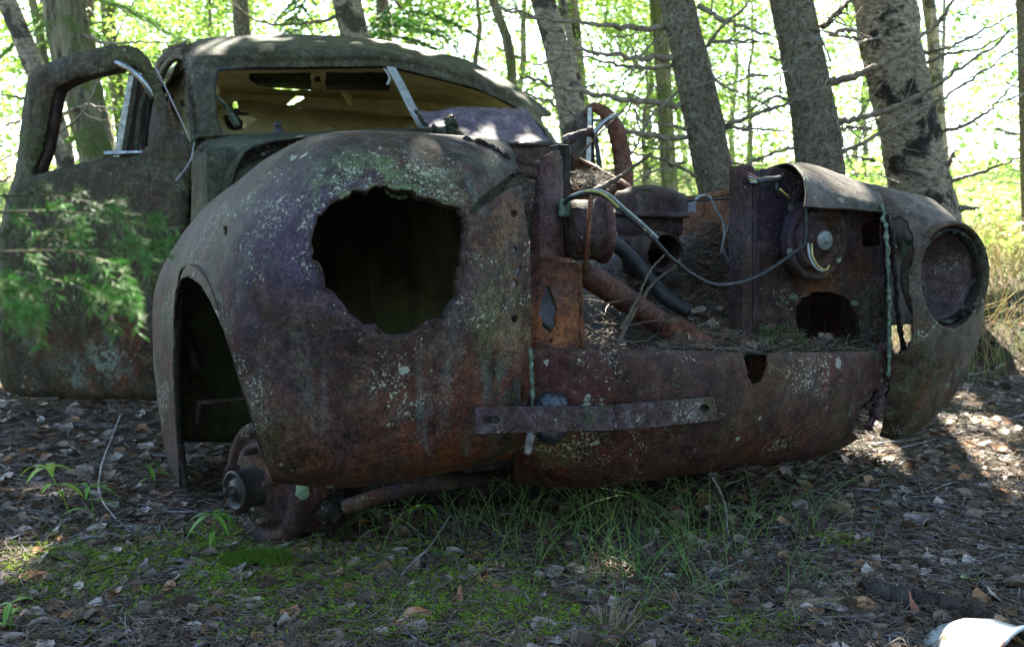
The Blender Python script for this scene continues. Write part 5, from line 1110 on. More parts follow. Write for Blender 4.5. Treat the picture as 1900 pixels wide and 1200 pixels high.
# dead limbs
dk = M['deadbranch']
for pix, Y, r, tw in (
    ([(1232, 52), (1150, 50), (1080, 42), (1000, 35), (920, 15)], (4.9, 4.5), .014, 6), ([(1258, 108), (1180, 106), (1100, 97), (1050, 78)], (4.9, 4.5), .016, 6),
    ([(1250, 122), (1200, 126), (1130, 116), (1045, 92)], (4.9, 4.7), .012, 6), ([(1275, 196), (1180, 188), (1100, 175), (1000, 150), (965, 140)], (4.9, 4.3), .016, 9),
    ([(1282, 258), (1200, 250), (1130, 232), (1050, 205), (975, 172)], (4.9, 4.2), .014, 9), ([(1288, 240), (1230, 232), (1175, 220)], (4.9, 4.6), .010, 5),
    ([(1340, 236), (1400, 212), (1470, 190), (1530, 160)], (4.9, 4.5), .011, 6), ([(1298, 12), (1340, 35), (1400, 58), (1445, 70)], (4.9, 4.6), .013, 6),
    ([(1322, 78), (1380, 76), (1440, 80)], (4.9, 4.7), .009, 4), ([(1305, 92), (1340, 50), (1380, 15), (1395, -10)], (4.9, 4.5), .010, 5), ([(1310, 100), (1330, 150), (1400, 185), (1470, 220)], (4.9, 4.5), .008, 6),
    ([(1345, 236), (1400, 240), (1480, 246)], (4.9, 4.6), .008, 5), ([(1300, 330), (1240, 300), (1180, 285), (1150, 280)], (4.9, 4.4), .009, 7), ([(1270, 300), (1210, 320), (1140, 360)], (4.9, 4.4), .008, 5),
    ([(1245, 60), (1200, 90), (1150, 165), (1100, 215)], (4.9, 4.3), .007, 5), ([(1270, 160), (1210, 215), (1170, 290), (1120, 330)], (4.9, 4.2), .008, 7), ([(1330, 290), (1380, 305), (1430, 285), (1475, 255)], (4.9, 4.5), .008, 6)):
    branch(T1, pix, Y, r, dk, tw)
for pix, Y, r, tw in (
    ([(1530, 156), (1600, 135), (1660, 105), (1720, 60), (1785, -10)], (4.8, 4.3), .021, 8), ([(1550, 228), (1620, 212), (1700, 180), (1780, 130), (1888, 52)], (4.8, 4.2), .016, 10),
    ([(1495, 310), (1560, 285), (1640, 245), (1720, 200), (1800, 150), (1905, 75)], (4.8, 4.1), .013, 10), ([(1540, 66), (1580, 55), (1600, 75)], (4.8, 4.7), .013, 4),
    ([(1522, 52), (1545, 35), (1568, 12), (1585, -10)], (4.8, 4.6), .018, 12), ([(1470, 66), (1440, 66)], (4.8, 4.8), .01, 2), ([(1475, 190), (1440, 180), (1400, 200), (1350, 225)], (4.8, 4.5), .009, 6),
    ([(1550, 240), (1600, 238), (1625, 242)], (4.8, 4.7), .009, 3), ([(1515, 60), (1540, 110), (1530, 165)], (4.8, 4.4), .006, 4), ([(1550, 200), (1562, 260), (1590, 330)], (4.8, 4.4), .009, 5),
    ([(1480, 270), (1420, 290), (1370, 300)], (4.8, 4.5), .008, 6)):
    branch(T2, pix, Y, r, dk, tw)
for pix, Y, r, tw in (
    ([(1712, 98), (1760, 88), (1820, 60), (1905, 12)], (5.0, 4.6), .011, 7), ([(1715, 120), (1760, 100), (1820, 90), (1900, 45)], (5.0, 4.8), .010, 7), ([(1738, 248), (1800, 228), (1850, 190), (1905, 128)], (5.0, 4.7), .011, 8),
    ([(1762, 336), (1830, 316), (1905, 286)], (5.0, 4.6), .012, 4), ([(1748, 315), (1760, 300), (1772, 280)], (5.0, 4.9), .018, 1), ([(1600, 75), (1540, 62), (1500, 50)], (5.0, 4.6), .009, 4), ([(1625, 300), (1580, 290), (1540, 300)], (5.0, 4.6), .008, 4),
    ([(1780, 388), (1800, 386), (1815, 386)], (4.6, 4.5), .014, 0)):
    branch(T3, pix, Y, r, dk, tw)
for pix, Y, r, tw in (
    ([(105, 205), (55, 185), (-10, 175)], (5.4, 4.8), .012, 4), ([(120, 210), (160, 195), (225, 205)], (5.4, 4.9), .009, 4), ([(90, 260), (160, 200), (210, 80), (250, 0)], (4.9, 4.5), .007, 6),
    ([(140, 60), (200, 80), (260, 78), (340, 80)], (5.4, 4.9), .009, 5), ([(60, 210), (30, 225), (-10, 240)], (5.4, 5.0), .012, 5), ([(45, 275), (0, 300)], (5.4, 5.0), .010, 2), ([(36, 315), (-10, 345)], (5.4, 5.0), .010, 3)):
    branch(T5, pix, Y, r, dk, tw)
for pix, Y, r, tw in (([(632, 30), (560, 45), (480, 40), (420, 0)], (7.2, 6.6), .014, 8), ([(660, 60), (720, 80), (800, 70)], (7.2, 6.8), .010, 6)): branch(T7, pix, Y, r, dk, tw)
for pix, Y, r, tw in (([(1010, 40), (960, 20), (930, 18)], (6.2, 5.8), .012, 5), ([(1030, 110), (1000, 120), (960, 112)], (6.2, 5.8), .008, 4), ([(1048, 170), (1020, 185), (980, 180)], (6.2, 5.8), .008, 4)): branch(T4, pix, Y, r, dk, tw)
# fine dead twiglets filling the space between the right-hand trunks
for T, (u0, u1), Yt, cnt in ((T1, (1100, 1250), 4.9, 14), (T1, (1350, 1450), 4.9, 14), (T2, (1555, 1640), 4.8, 10), (T3, (1760, 1900), 5.0, 12)):
    for k in range(cnt):
        u = rng.uniform(u0, u1); v = rng.uniform(60, 330); a = rng.normal(0, .35) + (0 if rng.random() < .5 else math.pi); L = rng.uniform(40, 120)
        pix = [(u + math.cos(a) * L * t, v + math.sin(a) * L * t + 8 * math.sin(3 * t)) for t in (0, .3, .65, 1)]
        branch(T, pix, (Yt - .1, Yt - rng.uniform(.1, .6)), rng.uniform(.003, .006), dk, 3)

# canopy above the frame: unseen leaves added to shade the wreck, gaps cut for chosen sun flecks
mid = np.array([.35, 2.3, .5])
for band, (zz0, zz1), cnt in ((0, (4.2, 5.6), 30000), (1, (5.6, 7.6), 30000)):
    z = rng.uniform(zz0, zz1, cnt); k = z / SUN[2]
    tx = rng.uniform(-3.6, 5.0, cnt); ty = rng.uniform(-2.2, 5.1, cnt)
    cl = vnoise(np.stack([tx, ty, z], -1), 1.6, 11); ok = cl > -.72
    P = np.stack([tx + SUN[0] * k, ty + SUN[1] * k, z], -1)[ok]
    sz = rng.uniform(.10, .17, len(P)); keep = ~blocks_lit(P, sz * .22); P, sz = P[keep], sz[keep]
    own = np.argmin(np.stack([np.linalg.norm(P[:, :2] - o[1][:2], axis=1) for o in OWN[:6]], 1), 1)
    for j in range(6):
        s_ = own == j
        if s_.sum() < 20: continue
        mb = MB(); quads(mb, P[s_], sz[s_], .7); c = mb.obj("crown", M['leaf'], OWN[j][0])

# sunlit woods behind: broadleaf crowns made of many single leaves
def crown_mesh(seed, n, hgt, rad, low, clumps, lsz):
    rg = np.random.default_rng(seed); C0 = []
    for k in range(clumps):
        h = low + (hgt - low) * rg.random() ** .8; rr = rad * math.sqrt(rg.random()) * (1.15 - .6 * (h - low) / (hgt - low)); a = rg.random() * 6.283
        C0.append((rr * math.cos(a), rr * math.sin(a), h))
    C0 = np.array(C0); i = rg.integers(0, clumps, n); P = C0[i] + rg.normal(0, 1, (n, 3)) * np.array([.30, .30, .16]) * rg.uniform(.5, 1.4, clumps)[i][:, None]
    mb = MB(); quads(mb, P, rg.uniform(lsz * .7, lsz * 1.4, n), .8); return mb
def trunk_mesh(seed, hgt, r):
    rg = np.random.default_rng(seed); n = 12; t = np.linspace(0, 1, n); P = np.stack([np.cumsum(rg.normal(0, .05, n)), np.cumsum(rg.normal(0, .05, n)), t * hgt - .1], -1)
    mb = MB(); tube(mb, P, r * (1 - .8 * t), 8)
    for k in range(9):
        i = rg.integers(3, n - 1); a = rg.random() * 6.283; L = rg.uniform(.4, 1.0); Q = [P[i] + np.array([math.cos(a), math.sin(a), .5]) * L * f for f in (0, .4, .7, 1)]; tube(mb, Q, [r * .35, r * .25, r * .18, r * .08], 5)
    return mb
proto = []
for k, (n, hgt, rad, low, cl, ls, mt) in enumerate(((6200, 6.5, 1.9, .6, 42, .085, 'leaf'), (6000, 5.5, 1.7, .2, 38, .08, 'leaf2'), (5200, 4.2, 1.4, .1, 34, .075, 'leaf2'), (6200, 7.5, 2.1, 1.0, 42, .09, 'leaf2'))):
    o = empty("leafy_tree", (0, 0, 0)); c = crown_mesh(100 + k, n, hgt, rad, low, cl, ls).obj("crown", M[mt], o); t = trunk_mesh(50 + k, hgt * .9, .07).obj("trunk", M['bark_pale'], o)
    proto.append(o)
def dup(o):
    r = o.copy(); COL.objects.link(r)
    for ch in list(o.children): c = ch.copy(); COL.objects.link(c); c.parent = r
    return r
spots = [(-6.8, 11.5, 0, 1), (-4.9, 13.5, 2, 1), (-3.3, 10.2, 2, .8), (-1.7, 11.5, 1, 1), (-.4, 10.6, 2, .9), (.9, 12.5, 0, 1.0), (1.5, 10.2, 2, .6), (2.6, 16, 1, 1), (4.6, 19, 3, 1), (6.8, 17.5, 2, .9), (9.4, 19.5, 0, 1),
         (-8, 15.5, 3, 1), (-5.5, 17, 0, 1.1), (-2.6, 16, 3, 1.1), (.2, 16, 0, 1.1), (-9.5, 20, 0, 1.3), (-6.6, 23, 3, 1.4), (-2, 21, 0, 1.3), (1.2, 22, 3, 1.4), (5.4, 28, 0, 1.4), (11, 29, 0, 1.4), (-12, 27, 3, 1.6), (3.4, 13, 2, .7), (2.0, 13.5, 1, .8), (3.9, 23, 3, 1.3), (8, 24, 0, 1.3), (-3.4, 8.4, 2, .55), (-.9, 8.6, 2, .5)]
used = set()
for i, (x, y, k, s) in enumerate(spots):
    o = proto[k] if k not in used else dup(proto[k]); used.add(k)
    o.location = (x, y, float(gz(x, y))); o.rotation_euler = (0, 0, rng.random() * 6.283); o.scale = (s, s, s)
    tag(o, "young leafy tree in the sunlit woods beyond the wreck", "leafy tree", "young leafy trees in the sunlit woods behind")
n = 30000; x = rng.uniform(-24, 24, n); y = rng.uniform(21, 36, n); z = gz(x, y) + rng.uniform(0, 1, n) ** 1.2 * 11; P = np.stack([x, y, z], -1); k_ = vnoise(P, .45, 41) > -.2
mb = MB(); quads(mb, P[k_], rng.uniform(.16, .34, k_.sum()), 1.1); M['farleaf'] = leafmat('far_leaf', (.16, .30, .06), (.40, .52, .16)); tag(mb.obj("distant_woods", M['farleaf']), kind='stuff')
# unseen leaf wall behind the camera, added to keep low light off the wreck's front
n = 26000; a = rng.uniform(math.pi * .98, math.pi * 2.02, n); r = rng.uniform(4.6, 6.6, n); z = rng.uniform(-.1, 3.0, n); P = np.stack([r * math.cos(0) * np.cos(a), 1.0 + r * np.sin(a), z], -1)
ok = vnoise(P, .9, 31) > -.35; mb = MB(); quads(mb, P[ok], rng.uniform(.10, .2, ok.sum()), .9); tag(mb.obj("leaf_screen_behind_camera", M['spruce']), kind='stuff')
# spruce with hanging sprays, upper left
def spray(P0, d, L, nn, droop=.25, w=.0012, nl=.018):
    """returns needles A,B arrays for a flat spray with side twigs"""
    A, B = [], []; TW = []
    side = np.cross(d, [0, 0, 1]); side /= np.linalg.norm(side) + 1e-9
    def run(p, dd, l, cnt):
        t = np.linspace(0, 1, 6)[:, None]; Q = p + dd * l * t + np.array([0, 0, -1]) * droop * l * t ** 2; TW.append(Q)
        f = rng.random(cnt) * 5; i = f.astype(int).clip(0, 4); fr = (f - i)[:, None]; q = Q[i] * (1 - fr) + Q[i + 1] * fr
        r = rng.normal(0, 1, (cnt, 3)); r -= dd * (r @ dd)[:, None]; r /= np.linalg.norm(r, axis=1, keepdims=True)
        A.append(q); B.append(q + (dd * .65 + r * .75) * nl * rng.uniform(.7, 1.2, (cnt, 1)))
        return Q
    Q = run(P0, d, L, nn)
    for k in range(1, 6):
        for s in (-1, 1):
            l = L * (.52 - .07 * k) * rng.uniform(.8, 1.2); run(Q[k] if k < 6 else Q[5], (d * .75 + side * s * .7) / 1.03, l, int(nn * l / L))
    return np.concatenate(A), np.concatenate(B), TW
def spruce(loc, specs, label, mat):
    o = empty("spruce_tree", (*loc, float(gz(*loc)))); tag(o, label, "tree"); g = float(gz(*loc))
    mb = MB(); P = np.stack([np.full(20, loc[0]) + np.linspace(0, -.2, 20), np.full(20, loc[1]), g - .1 + np.linspace(0, 8, 20)], -1); rough_trunk(mb, P, np.linspace(.09, .02, 20), seg=12); mb.obj("trunk", M['bark_spruce'], o)
    nb = MB(); tb = MB()
    for (u, v, Y, a, L) in specs:
        p = PY(u, v, Y)
        if blocks_lit(p[None], .25)[0]: continue
        d = np.array([math.cos(a), math.sin(a) * .5, -.15 + rng.normal(0, .15)]); d /= np.linalg.norm(d)
        A, B, TW = spray(p, d, L, 420, .3, nl=.024); strips(nb, A, B, .0020)
        for q in TW: tube(tb, q, [.005, .004, .0035, .003, .002, .0015], 4, cap=False)
        Q = catmull([p, p * .5 + np.array([loc[0], loc[1], p[2] + .2]) * .5, np.array([loc[0] - .05, loc[1], p[2] + .35])], 8); tube(tb, Q, np.linspace(.005, .013, 8), 5, cap=False)
    if not nb.V: return
    nb.obj("crown", mat, o); tb.obj("branches", M['deadbranch'], o)
sp = [(rng.uniform(180, 620), rng.uniform(-60, 85), rng.uniform(5.6, 7.4), rng.uniform(0, 6.28), rng.uniform(.35, .7)) for _ in range(24)]
spruce((-2.3, 8.0), sp, "spruce with feathery green sprays above the roof's left half", M['lightspruce'])
sp = [(rng.uniform(-40, 330), rng.uniform(-60, 120), rng.uniform(6.5, 8.5), rng.uniform(0, 6.28), rng.uniform(.35, .7)) for _ in range(14)] + [(rng.uniform(190, 330), rng.uniform(110, 300), rng.uniform(6.5, 8), rng.uniform(0, 6.28), rng.uniform(.3, .5)) for _ in range(6)]
spruce((-4.2, 9.2), sp, "spruce behind the furrowed trunk, its sprays hanging at the upper left", M['lightspruce'])
sp = [(rng.uniform(690, 780), rng.uniform(0, 110), rng.uniform(8, 9), rng.uniform(0, 6.28), rng.uniform(.4, .6)) for _ in range(14)]
spruce((-1.2, 9.0), sp, "narrow dark spruce behind the roof, right of the pale trunk", M['freshspruce'])
sp = [(rng.uniform(1830, 1960), rng.uniform(310, 370), rng.uniform(5.6, 6.4), rng.uniform(2.2, 4.0), rng.uniform(.3, .5)) for _ in range(14)]
spruce((3.9, 6.2), sp, "small spruce on the bank at the right edge", M['spruce'])
M['firtwig'] = simple('fir_twig', (.05, .035, .02), (.14, .10, .06), 30, .7)
# fir sprigs close to the camera at the left
fo = empty("fir_branch", PY(-150, 470, 1.1)); tag(fo, "fresh green fir branch hanging in front of the open door", "fir branch")
nb, nb2, tb = MB(), MB(), MB()
sprigs = [([(-90, 400), (60, 392), (160, 398), (250, 415), (328, 425)], 1.10), ([(-60, 470), (80, 466), (180, 468), (260, 462), (322, 478)], 1.05), ([(-80, 520), (10, 530), (60, 555), (72, 600)], 1.0), ([(30, 505), (130, 528), (190, 555), (245, 578)], 1.05),
          ([(-90, 480), (-20, 520), (20, 555), (45, 592)], .98), ([(140, 470), (215, 495), (245, 540), (250, 572)], 1.08), ([(-60, 365), (60, 362), (150, 372), (235, 398)], 1.2), ([(40, 395), (140, 432), (230, 440), (300, 455)], 1.12), ([(-80, 430), (10, 440), (90, 445), (150, 440)], 1.15), ([(-40, 540), (60, 600), (140, 640), (190, 650)], 1.2)]
for si, (pix, Y) in enumerate(sprigs):
    if si in (7, 9): continue
    Y = Y * .76
    Q = catmull([PY(u, v, Y - .03 * k) for k, (u, v) in enumerate(pix)], 24); tube(tb, Q, np.linspace(.0015, .0005, 24), 5)
    tgt = nb2 if si in (6, 8, 9) else nb
    def needles(Q, cnt, nl):
        f = rng.random(cnt) * (len(Q) - 1.001); i = f.astype(int); fr = (f - i)[:, None]; q = Q[i] * (1 - fr) + Q[i + 1] * fr; dd = Q[i + 1] - Q[i]; dd /= np.linalg.norm(dd, axis=1, keepdims=True)
        r = rng.normal(0, 1, (cnt, 3)) * np.array([1, 1, .55]); r -= dd * (r * dd).sum(1, keepdims=True); r /= np.linalg.norm(r, axis=1, keepdims=True)
        strips(tgt, q, q + (dd * .7 + r * .72) * nl * rng.uniform(.75, 1.15, (cnt, 1)), .00042, .05)
    needles(Q, 130, .0115)
    for k in range(4, 22, 3):
        s = 1 if k % 2 else -1; d = Q[k + 1] - Q[k - 1]; d /= np.linalg.norm(d); sd_ = np.array([d[2] * .3, rng.normal(0, .3), s * 1.0])
        dd = d * .8 + sd_ * .5; dd /= np.linalg.norm(dd); l = rng.uniform(.018, .038); W = np.array([Q[k] + dd * l * t + np.array([0, 0, -.25]) * l * t * t for t in np.linspace(0, 1, 6)]); tube(tb, W, np.linspace(.0012, .0005, 6), 4); needles(W, 40, .0105)
nb.obj("needles", M['freshspruce'], fo); nb2.obj("needles", M['spruce'], fo); tb.obj("twigs", M['firtwig'], fo)
# out-of-frame stem the branch grows from
tb = MB(); tube(tb, catmull([PY(-150, 470, 1.15), PY(-260, 480, 1.2), PY(-420, 520, 1.3)], 8), .004, 6); tb.obj("branch", M['deadbranch'], fo)

# ================================================================== SMALL THINGS ON THE FLOOR
def on(u, v, lift=0.0):
    p = PZ(u, v); 
    for _ in range(3): p = PZ(u, v, float(gz(p[0], p[1])) + lift)
    return p
def sprout(u0, v0, u1, v1, n, L, label, mat='sprout', wide=.0055):
    b = on(u0, v0); Y = b[1]; tp = PY(u1, v1, Y); o = empty("seedling", b); tag(o, label, "seedling")
    Q = catmull([b, b * .5 + tp * .5 + np.array([.004, 0, 0]), tp], 10); mb = MB(); tube(mb, Q, np.linspace(.0016, .0010, 10), 6); mb.obj("stem", M[mat], o)
    for k in range(n):
        a = k * 2.4 + rng.random(); f = 9 if k < n * .6 else (6 if k % 2 else 4); p = Q[f]; d = np.array([math.cos(a), math.sin(a) * .8, .35 + rng.normal(0, .15)]); l = L * rng.uniform(.75, 1.1)
        t = np.linspace(0, 1, 8)[:, None]; c = p + d * l * t + np.array([0, 0, -.75]) * l * t ** 2; w_ = wide * np.sin(np.pi * np.clip(t, .02, .98)) ** .8 + .0003
        s = np.cross(d, [0, 0, 1]); s /= np.linalg.norm(s); V = np.concatenate([c - s * w_ + np.array([0, 0, .0015]), c, c + s * w_ + np.array([0, 0, .0015])]); i = np.arange(7)
        mb = MB(); mb.add(V, np.concatenate([np.stack([i, i + 1, i + 9, i + 8], -1), np.stack([i + 8, i + 9, i + 17, i + 16], -1)])); mb.obj("leaf", M[mat], o)
M['lime'] = simple("lime_leaf", (.24, .38, .03), (.34, .48, .08), 20, .5, transl=.45)
sprout(135, 965, 88, 868, 8, .075, "bright lime seedling, leftmost on the ground below the door", 'lime', .008)
sprout(175, 985, 165, 905, 6, .075, "dull green seedling between the lime one and the drum")
sprout(285, 905, 275, 865, 6, .06, "small seedling close beside the rear edge of the near fender")
sprout(397, 1045, 394, 955, 9, .065, "narrow leaved seedling just left of the brake drum")
sprout(787, 1005, 788, 940, 7, .05, "seedling standing in the dark below the fender's bottom edge")
sprout(12, 1190, 20, 1120, 5, .06, "blurred seedling in the lower left corner")
M['rootbark'] = bark('root_bark', (.02, .016, .014), (.09, .075, .07), scale=40, lichen=.1)
def stick(pix, r0, label, name="stick", mat='twig', r1=.35, forks=(), cat="stick", lifts=None, noise=.08):
    P = catmull([on(u, v, r0 * .8 + (lifts[i] if lifts else .006)) for i, (u, v) in enumerate(pix)], 10 * len(pix)); o = empty(name, P[0] - np.array([0, 0, r0])); tag(o, label, cat)
    mb = MB(); n = len(P); P = P + rng.normal(0, r0 * (.18 if r0 < .006 else .05), P.shape); tube(mb, P, np.linspace(r0, r0 * r1, n) * (1 + (.15 if r0 < .006 else .05) * rng.random(n)), 10, noise=noise if r0 < .006 else noise * .5)
    for fk in forks:
        Q = catmull([on(u, v, .008) for u, v in fk], 14); tube(mb, Q, np.linspace(r0 * .5, r0 * .2, 14), 6, noise=.05)
    mb_o = mb.obj("stem", M[mat], o)
    return o
stick([(1905, 768), (1760, 808), (1640, 838), (1540, 858), (1470, 868)], .0045, "long thin branch crossing the sunlit patch at the right", forks=[[(1640, 838), (1590, 868), (1560, 915)], [(1600, 850), (1560, 858), (1515, 885)]])
stick([(1376, 975), (1400, 1015), (1450, 1050), (1540, 1075), (1625, 1068)], .0060, "dark crooked stick lying above the rotten log", forks=[[(1450, 1050), (1490, 1035), (1560, 1010)]])
stick([(225, 770), (188, 870), (192, 930), (245, 992)], .0042, "pale bent twig standing on the floor below the door", lifts=[.10, .07, .04, .01])
stick([(0, 1142), (90, 1085), (170, 1030), (270, 985)], .0035, "thin twig slanting up through the moss at the left")
stick([(270, 1200), (340, 1165), (430, 1140)], .010, "thick dark stick at the bottom edge, left part", mat='deadbranch')
stick([(700, 1185), (716, 1110), (760, 1050), (800, 1010), (838, 952)], .0030, "forked twig rising beside the dark-shadow seedling", lifts=[0, .01, .03, .05, .08], forks=[[(716, 1110), (735, 1060), (770, 960)]])
stick([(340, 1085), (420, 1100), (500, 1075), (560, 1040)], .0035, "short twig lying on the bright moss cushion")
stick([(840, 1085), (880, 1072), (912, 1060)], .007, "stubby pale stick in the middle of the foreground", mat='wood')
stick([(1322, 885), (1345, 935), (1350, 985), (1362, 1010)], .0028, "thin bare stem in front of the valance's middle", lifts=[.16, .08, .03, .01])
stick([(560, 1095), (620, 1070), (700, 1090), (820, 1110), (900, 1060)], .0032, "curving twig lying over leaves below the fender")
stick([(1700, 1080), (1790, 1070), (1870, 1042), (1905, 1020)], .006, "pale stick near the right edge beside the yellow leaf")
stick([(1560, 1190), (1590, 1150), (1640, 1100), (1690, 1065)], .0030, "fine twig leaning up beside the pale metal shell")
lg = stick([(1455, 1126), (1500, 1122), (1570, 1118), (1630, 1112)], .0125, "short rotten log with a stub on the foreground leaves", "rotten_log", 'wood', .85, cat="log")
mb = MB(); tube(mb, [on(1572, 1112, .01), on(1582, 1092, .015), on(1590, 1075, .02)], [.008, .007, .006], 8, noise=.1); mb.obj("stub", M['wood'], lg)
stick([(1450, 1030), (1500, 1032), (1560, 1040), (1620, 1045)], .010, "long splinter of rotten wood behind the log", "wood_splinter", 'wood', .5, cat="wood splinter", noise=.25)
stick([(1600, 1100), (1660, 1106), (1730, 1116), (1810, 1142), (1915, 1185)], .020, "bark covered root surfacing behind the pale metal shell", "tree_root", 'rootbark', .9, cat="root")
# single leaves that stand out
def one_leaf(u, v, size, mat, label, yaw=0.0, aspect=.45, tilt=.2, stalk=True):
    p = on(u, v, .018); o = empty("fallen_leaf", p); tag(o, label, "leaf"); n = 20
    a = np.linspace(0, 2 * np.pi, 28, endpoint=False); a2 = (a + np.pi) % (2 * np.pi) - np.pi; r = (.82 + .55 * np.exp(-(a2 / .32) ** 2) + .07 * np.where(np.arange(28) % 2, 1, -1) + .05 * rng.normal(0, 1, 28)); ex = np.array([math.cos(yaw), math.sin(yaw), tilt]); ey = np.array([-math.sin(yaw), math.cos(yaw), .1])
    V = [p] ; V += [p + (ex * math.cos(t) * q + ey * math.sin(t) * q * aspect * 2 * (1 - .25 * math.cos(t))) * size / 2 + np.array([0, 0, size * (.16 * abs(math.sin(t)) ** 1.5 + .10 * math.cos(t) ** 3 + .03 * rng.normal())]) for t, q in zip(a, r)]
    mb = MB(); mb.add(V, np.array([[0, 1 + k, 1 + (k + 1) % 28] for k in range(28)])); mb.obj("blade", M[mat], o)
    if stalk: mb = MB(); tube(mb, catmull([p - ex * size * .5, p - ex * size * .7 + [0, 0, .004], p - ex * size * .95 + [0, 0, .012]], 6), .0008, 5); mb.obj("stalk", M[mat], o)
M['palegrey'] = simple("grey_leaf", (.14, .11, .10), (.36, .31, .29), 30, .7, transl=.1)
one_leaf(1800, 1075, .045, 'yleaf', "green-yellow leaf near the right edge of the foreground", 3.6)
one_leaf(1697, 1140, .040, 'rleaf', "reddish brown leaf standing upright left of the pale metal shell", 1.6, .22, 1.2, False)
one_leaf(1162, 1102, .052, 'palegrey', "large grey leaf in the middle foreground beside the grass", 2.8)
one_leaf(1700, 968, .065, 'palegrey', "big lobed pale leaf on the needles at the right", .4)
one_leaf(435, 1068, .045, 'palegrey', "curled whitish leaf on the bright moss cushion", 1.0, .35, .5)
one_leaf(265, 1058, .030, 'palegrey', "brownish upright leaf in the moss left of the cushion", 1.5, .45, .9, False)
one_leaf(1128, 935 + 72, .030, 'palegrey', "pale round leaf low in the grass tuft", .3)
one_leaf(850, 1120, .035, 'rleaf', "brown leaf standing on edge in the centre foreground", 1.4, .3, 1.0)
one_leaf(520, 1020, .055, 'palegrey', "twisted pale leaf touching the bottom of the brake drum", .2, .22, .4, False)
# orange fungi
for u, v, l in ((968, 1028, "orange fungus cluster in the middle of the foreground"), (400, 1010, "tiny orange fungus left of the brake drum")):
    p = on(u, v); o = empty("mushroom_cluster", p); tag(o, l, "fungus")
    for k in range(4):
        mb = MB(); q = p + np.array([rng.normal(0, .006), rng.normal(0, .005), .0]); lathe(mb, q, (0, 0, 1), [(.0015, 0), (.0014, .008), (.004, .010), (.0048, .012), (.003, .0145), (.0003, .015)], 10); mb.obj("mushroom", M['orange'], o)
# pine cone and needle tufts
p = on(1413, 945, .012); mb = MB()
for k in range(60):
    t = k / 60; a = k * 2.4; r = .014 * math.sin(math.pi * (.12 + .8 * t)); c = p + np.array([(t - .5) * .06, math.cos(a) * r, math.sin(a) * r]); leaf_batch(mb, c[None], np.array([.013]), .5, aspect=.5)
b_ = mb; tube(b_, [p - np.array([.028, 0, 0]), p + np.array([.028, 0, 0])], .007, 8); o = b_.obj("pine_cone", M['cone'], origin=p); tag(o, "brown pine cone lying under the valance's right half", "pine cone")
def tuft(u, v, n, L, label, spread=.8, a0=1.57):
    p = on(u, v, .004); a = rng.normal(a0, spread * .5, n); e = np.abs(rng.normal(.35, .22, n)); l = L * rng.uniform(.6, 1.05, n)
    d = np.stack([np.cos(a) * np.cos(e), np.sin(a) * np.cos(e), np.sin(e)], -1); mb = MB(); q = p + rng.normal(0, .004, (n, 3)) * np.array([1, 1, .3]); strips(mb, q, q + d * l[:, None], .0011, .05)
    o = mb.obj("needle_tuft", M['drystraw'], origin=p); tag(o, label, "needle tuft")
M['drystraw'] = simple("dry_needles", (.14, .10, .06), (.28, .22, .14), 12, .7, island=True)
tuft(1130, 1196, 170, .085, "fan of dry pine needles at the bottom edge below the grass", .9, 1.2)
tuft(30, 1085, 120, .075, "fan of pale dry needles at the left edge", .8, 1.0)
tuft(1590, 960, 170, .09, "sheaf of dry needles beside the big lobed leaf", .5, 3.3)
# pale metal shell at the lower right: an old hubcap lying tipped over
hp = PY(1800, 1292, 1.42); axh = np.array([.62, -.76, -.18]); axh /= np.linalg.norm(axh)
M['hub'] = simple("pale_enamel", (.34, .38, .42), (.52, .55, .56), 9, .35, metal=.1, spec=.6, bump=.1)
mt = M['hub'].node_tree; N = NT(mt); pb = [n for n in mt.nodes if n.type == 'BSDF_PRINCIPLED'][0]; old = pb.inputs["Base Color"].links[0].from_socket
v = N.coords(); N.l(N.mix(N.map(N.tex(v, 30, 6, .75, .8).outputs[0], .55, .62), old, (.22, .10, .05)), pb.inputs["Base Color"])
mb = MB(); mb = MB(); lathe(mb, hp, axh, [(r_, h_) for r_, h_ in [(.001, -.105), (.03, -.103), (.06, -.094), (.09, -.076), (.115, -.050), (.133, -.015), (.142, .025), (.150, .035), (.154, .040), (.150, .043), (.140, .036), (.136, .02)]], 64)
hub = mb.obj("shell", M['hub'], empty("hubcap", hp), thick=.0015); ho = hub.parent; tag(ho, "pale shiny hubcap with rust specks at the lower right corner", "hubcap")

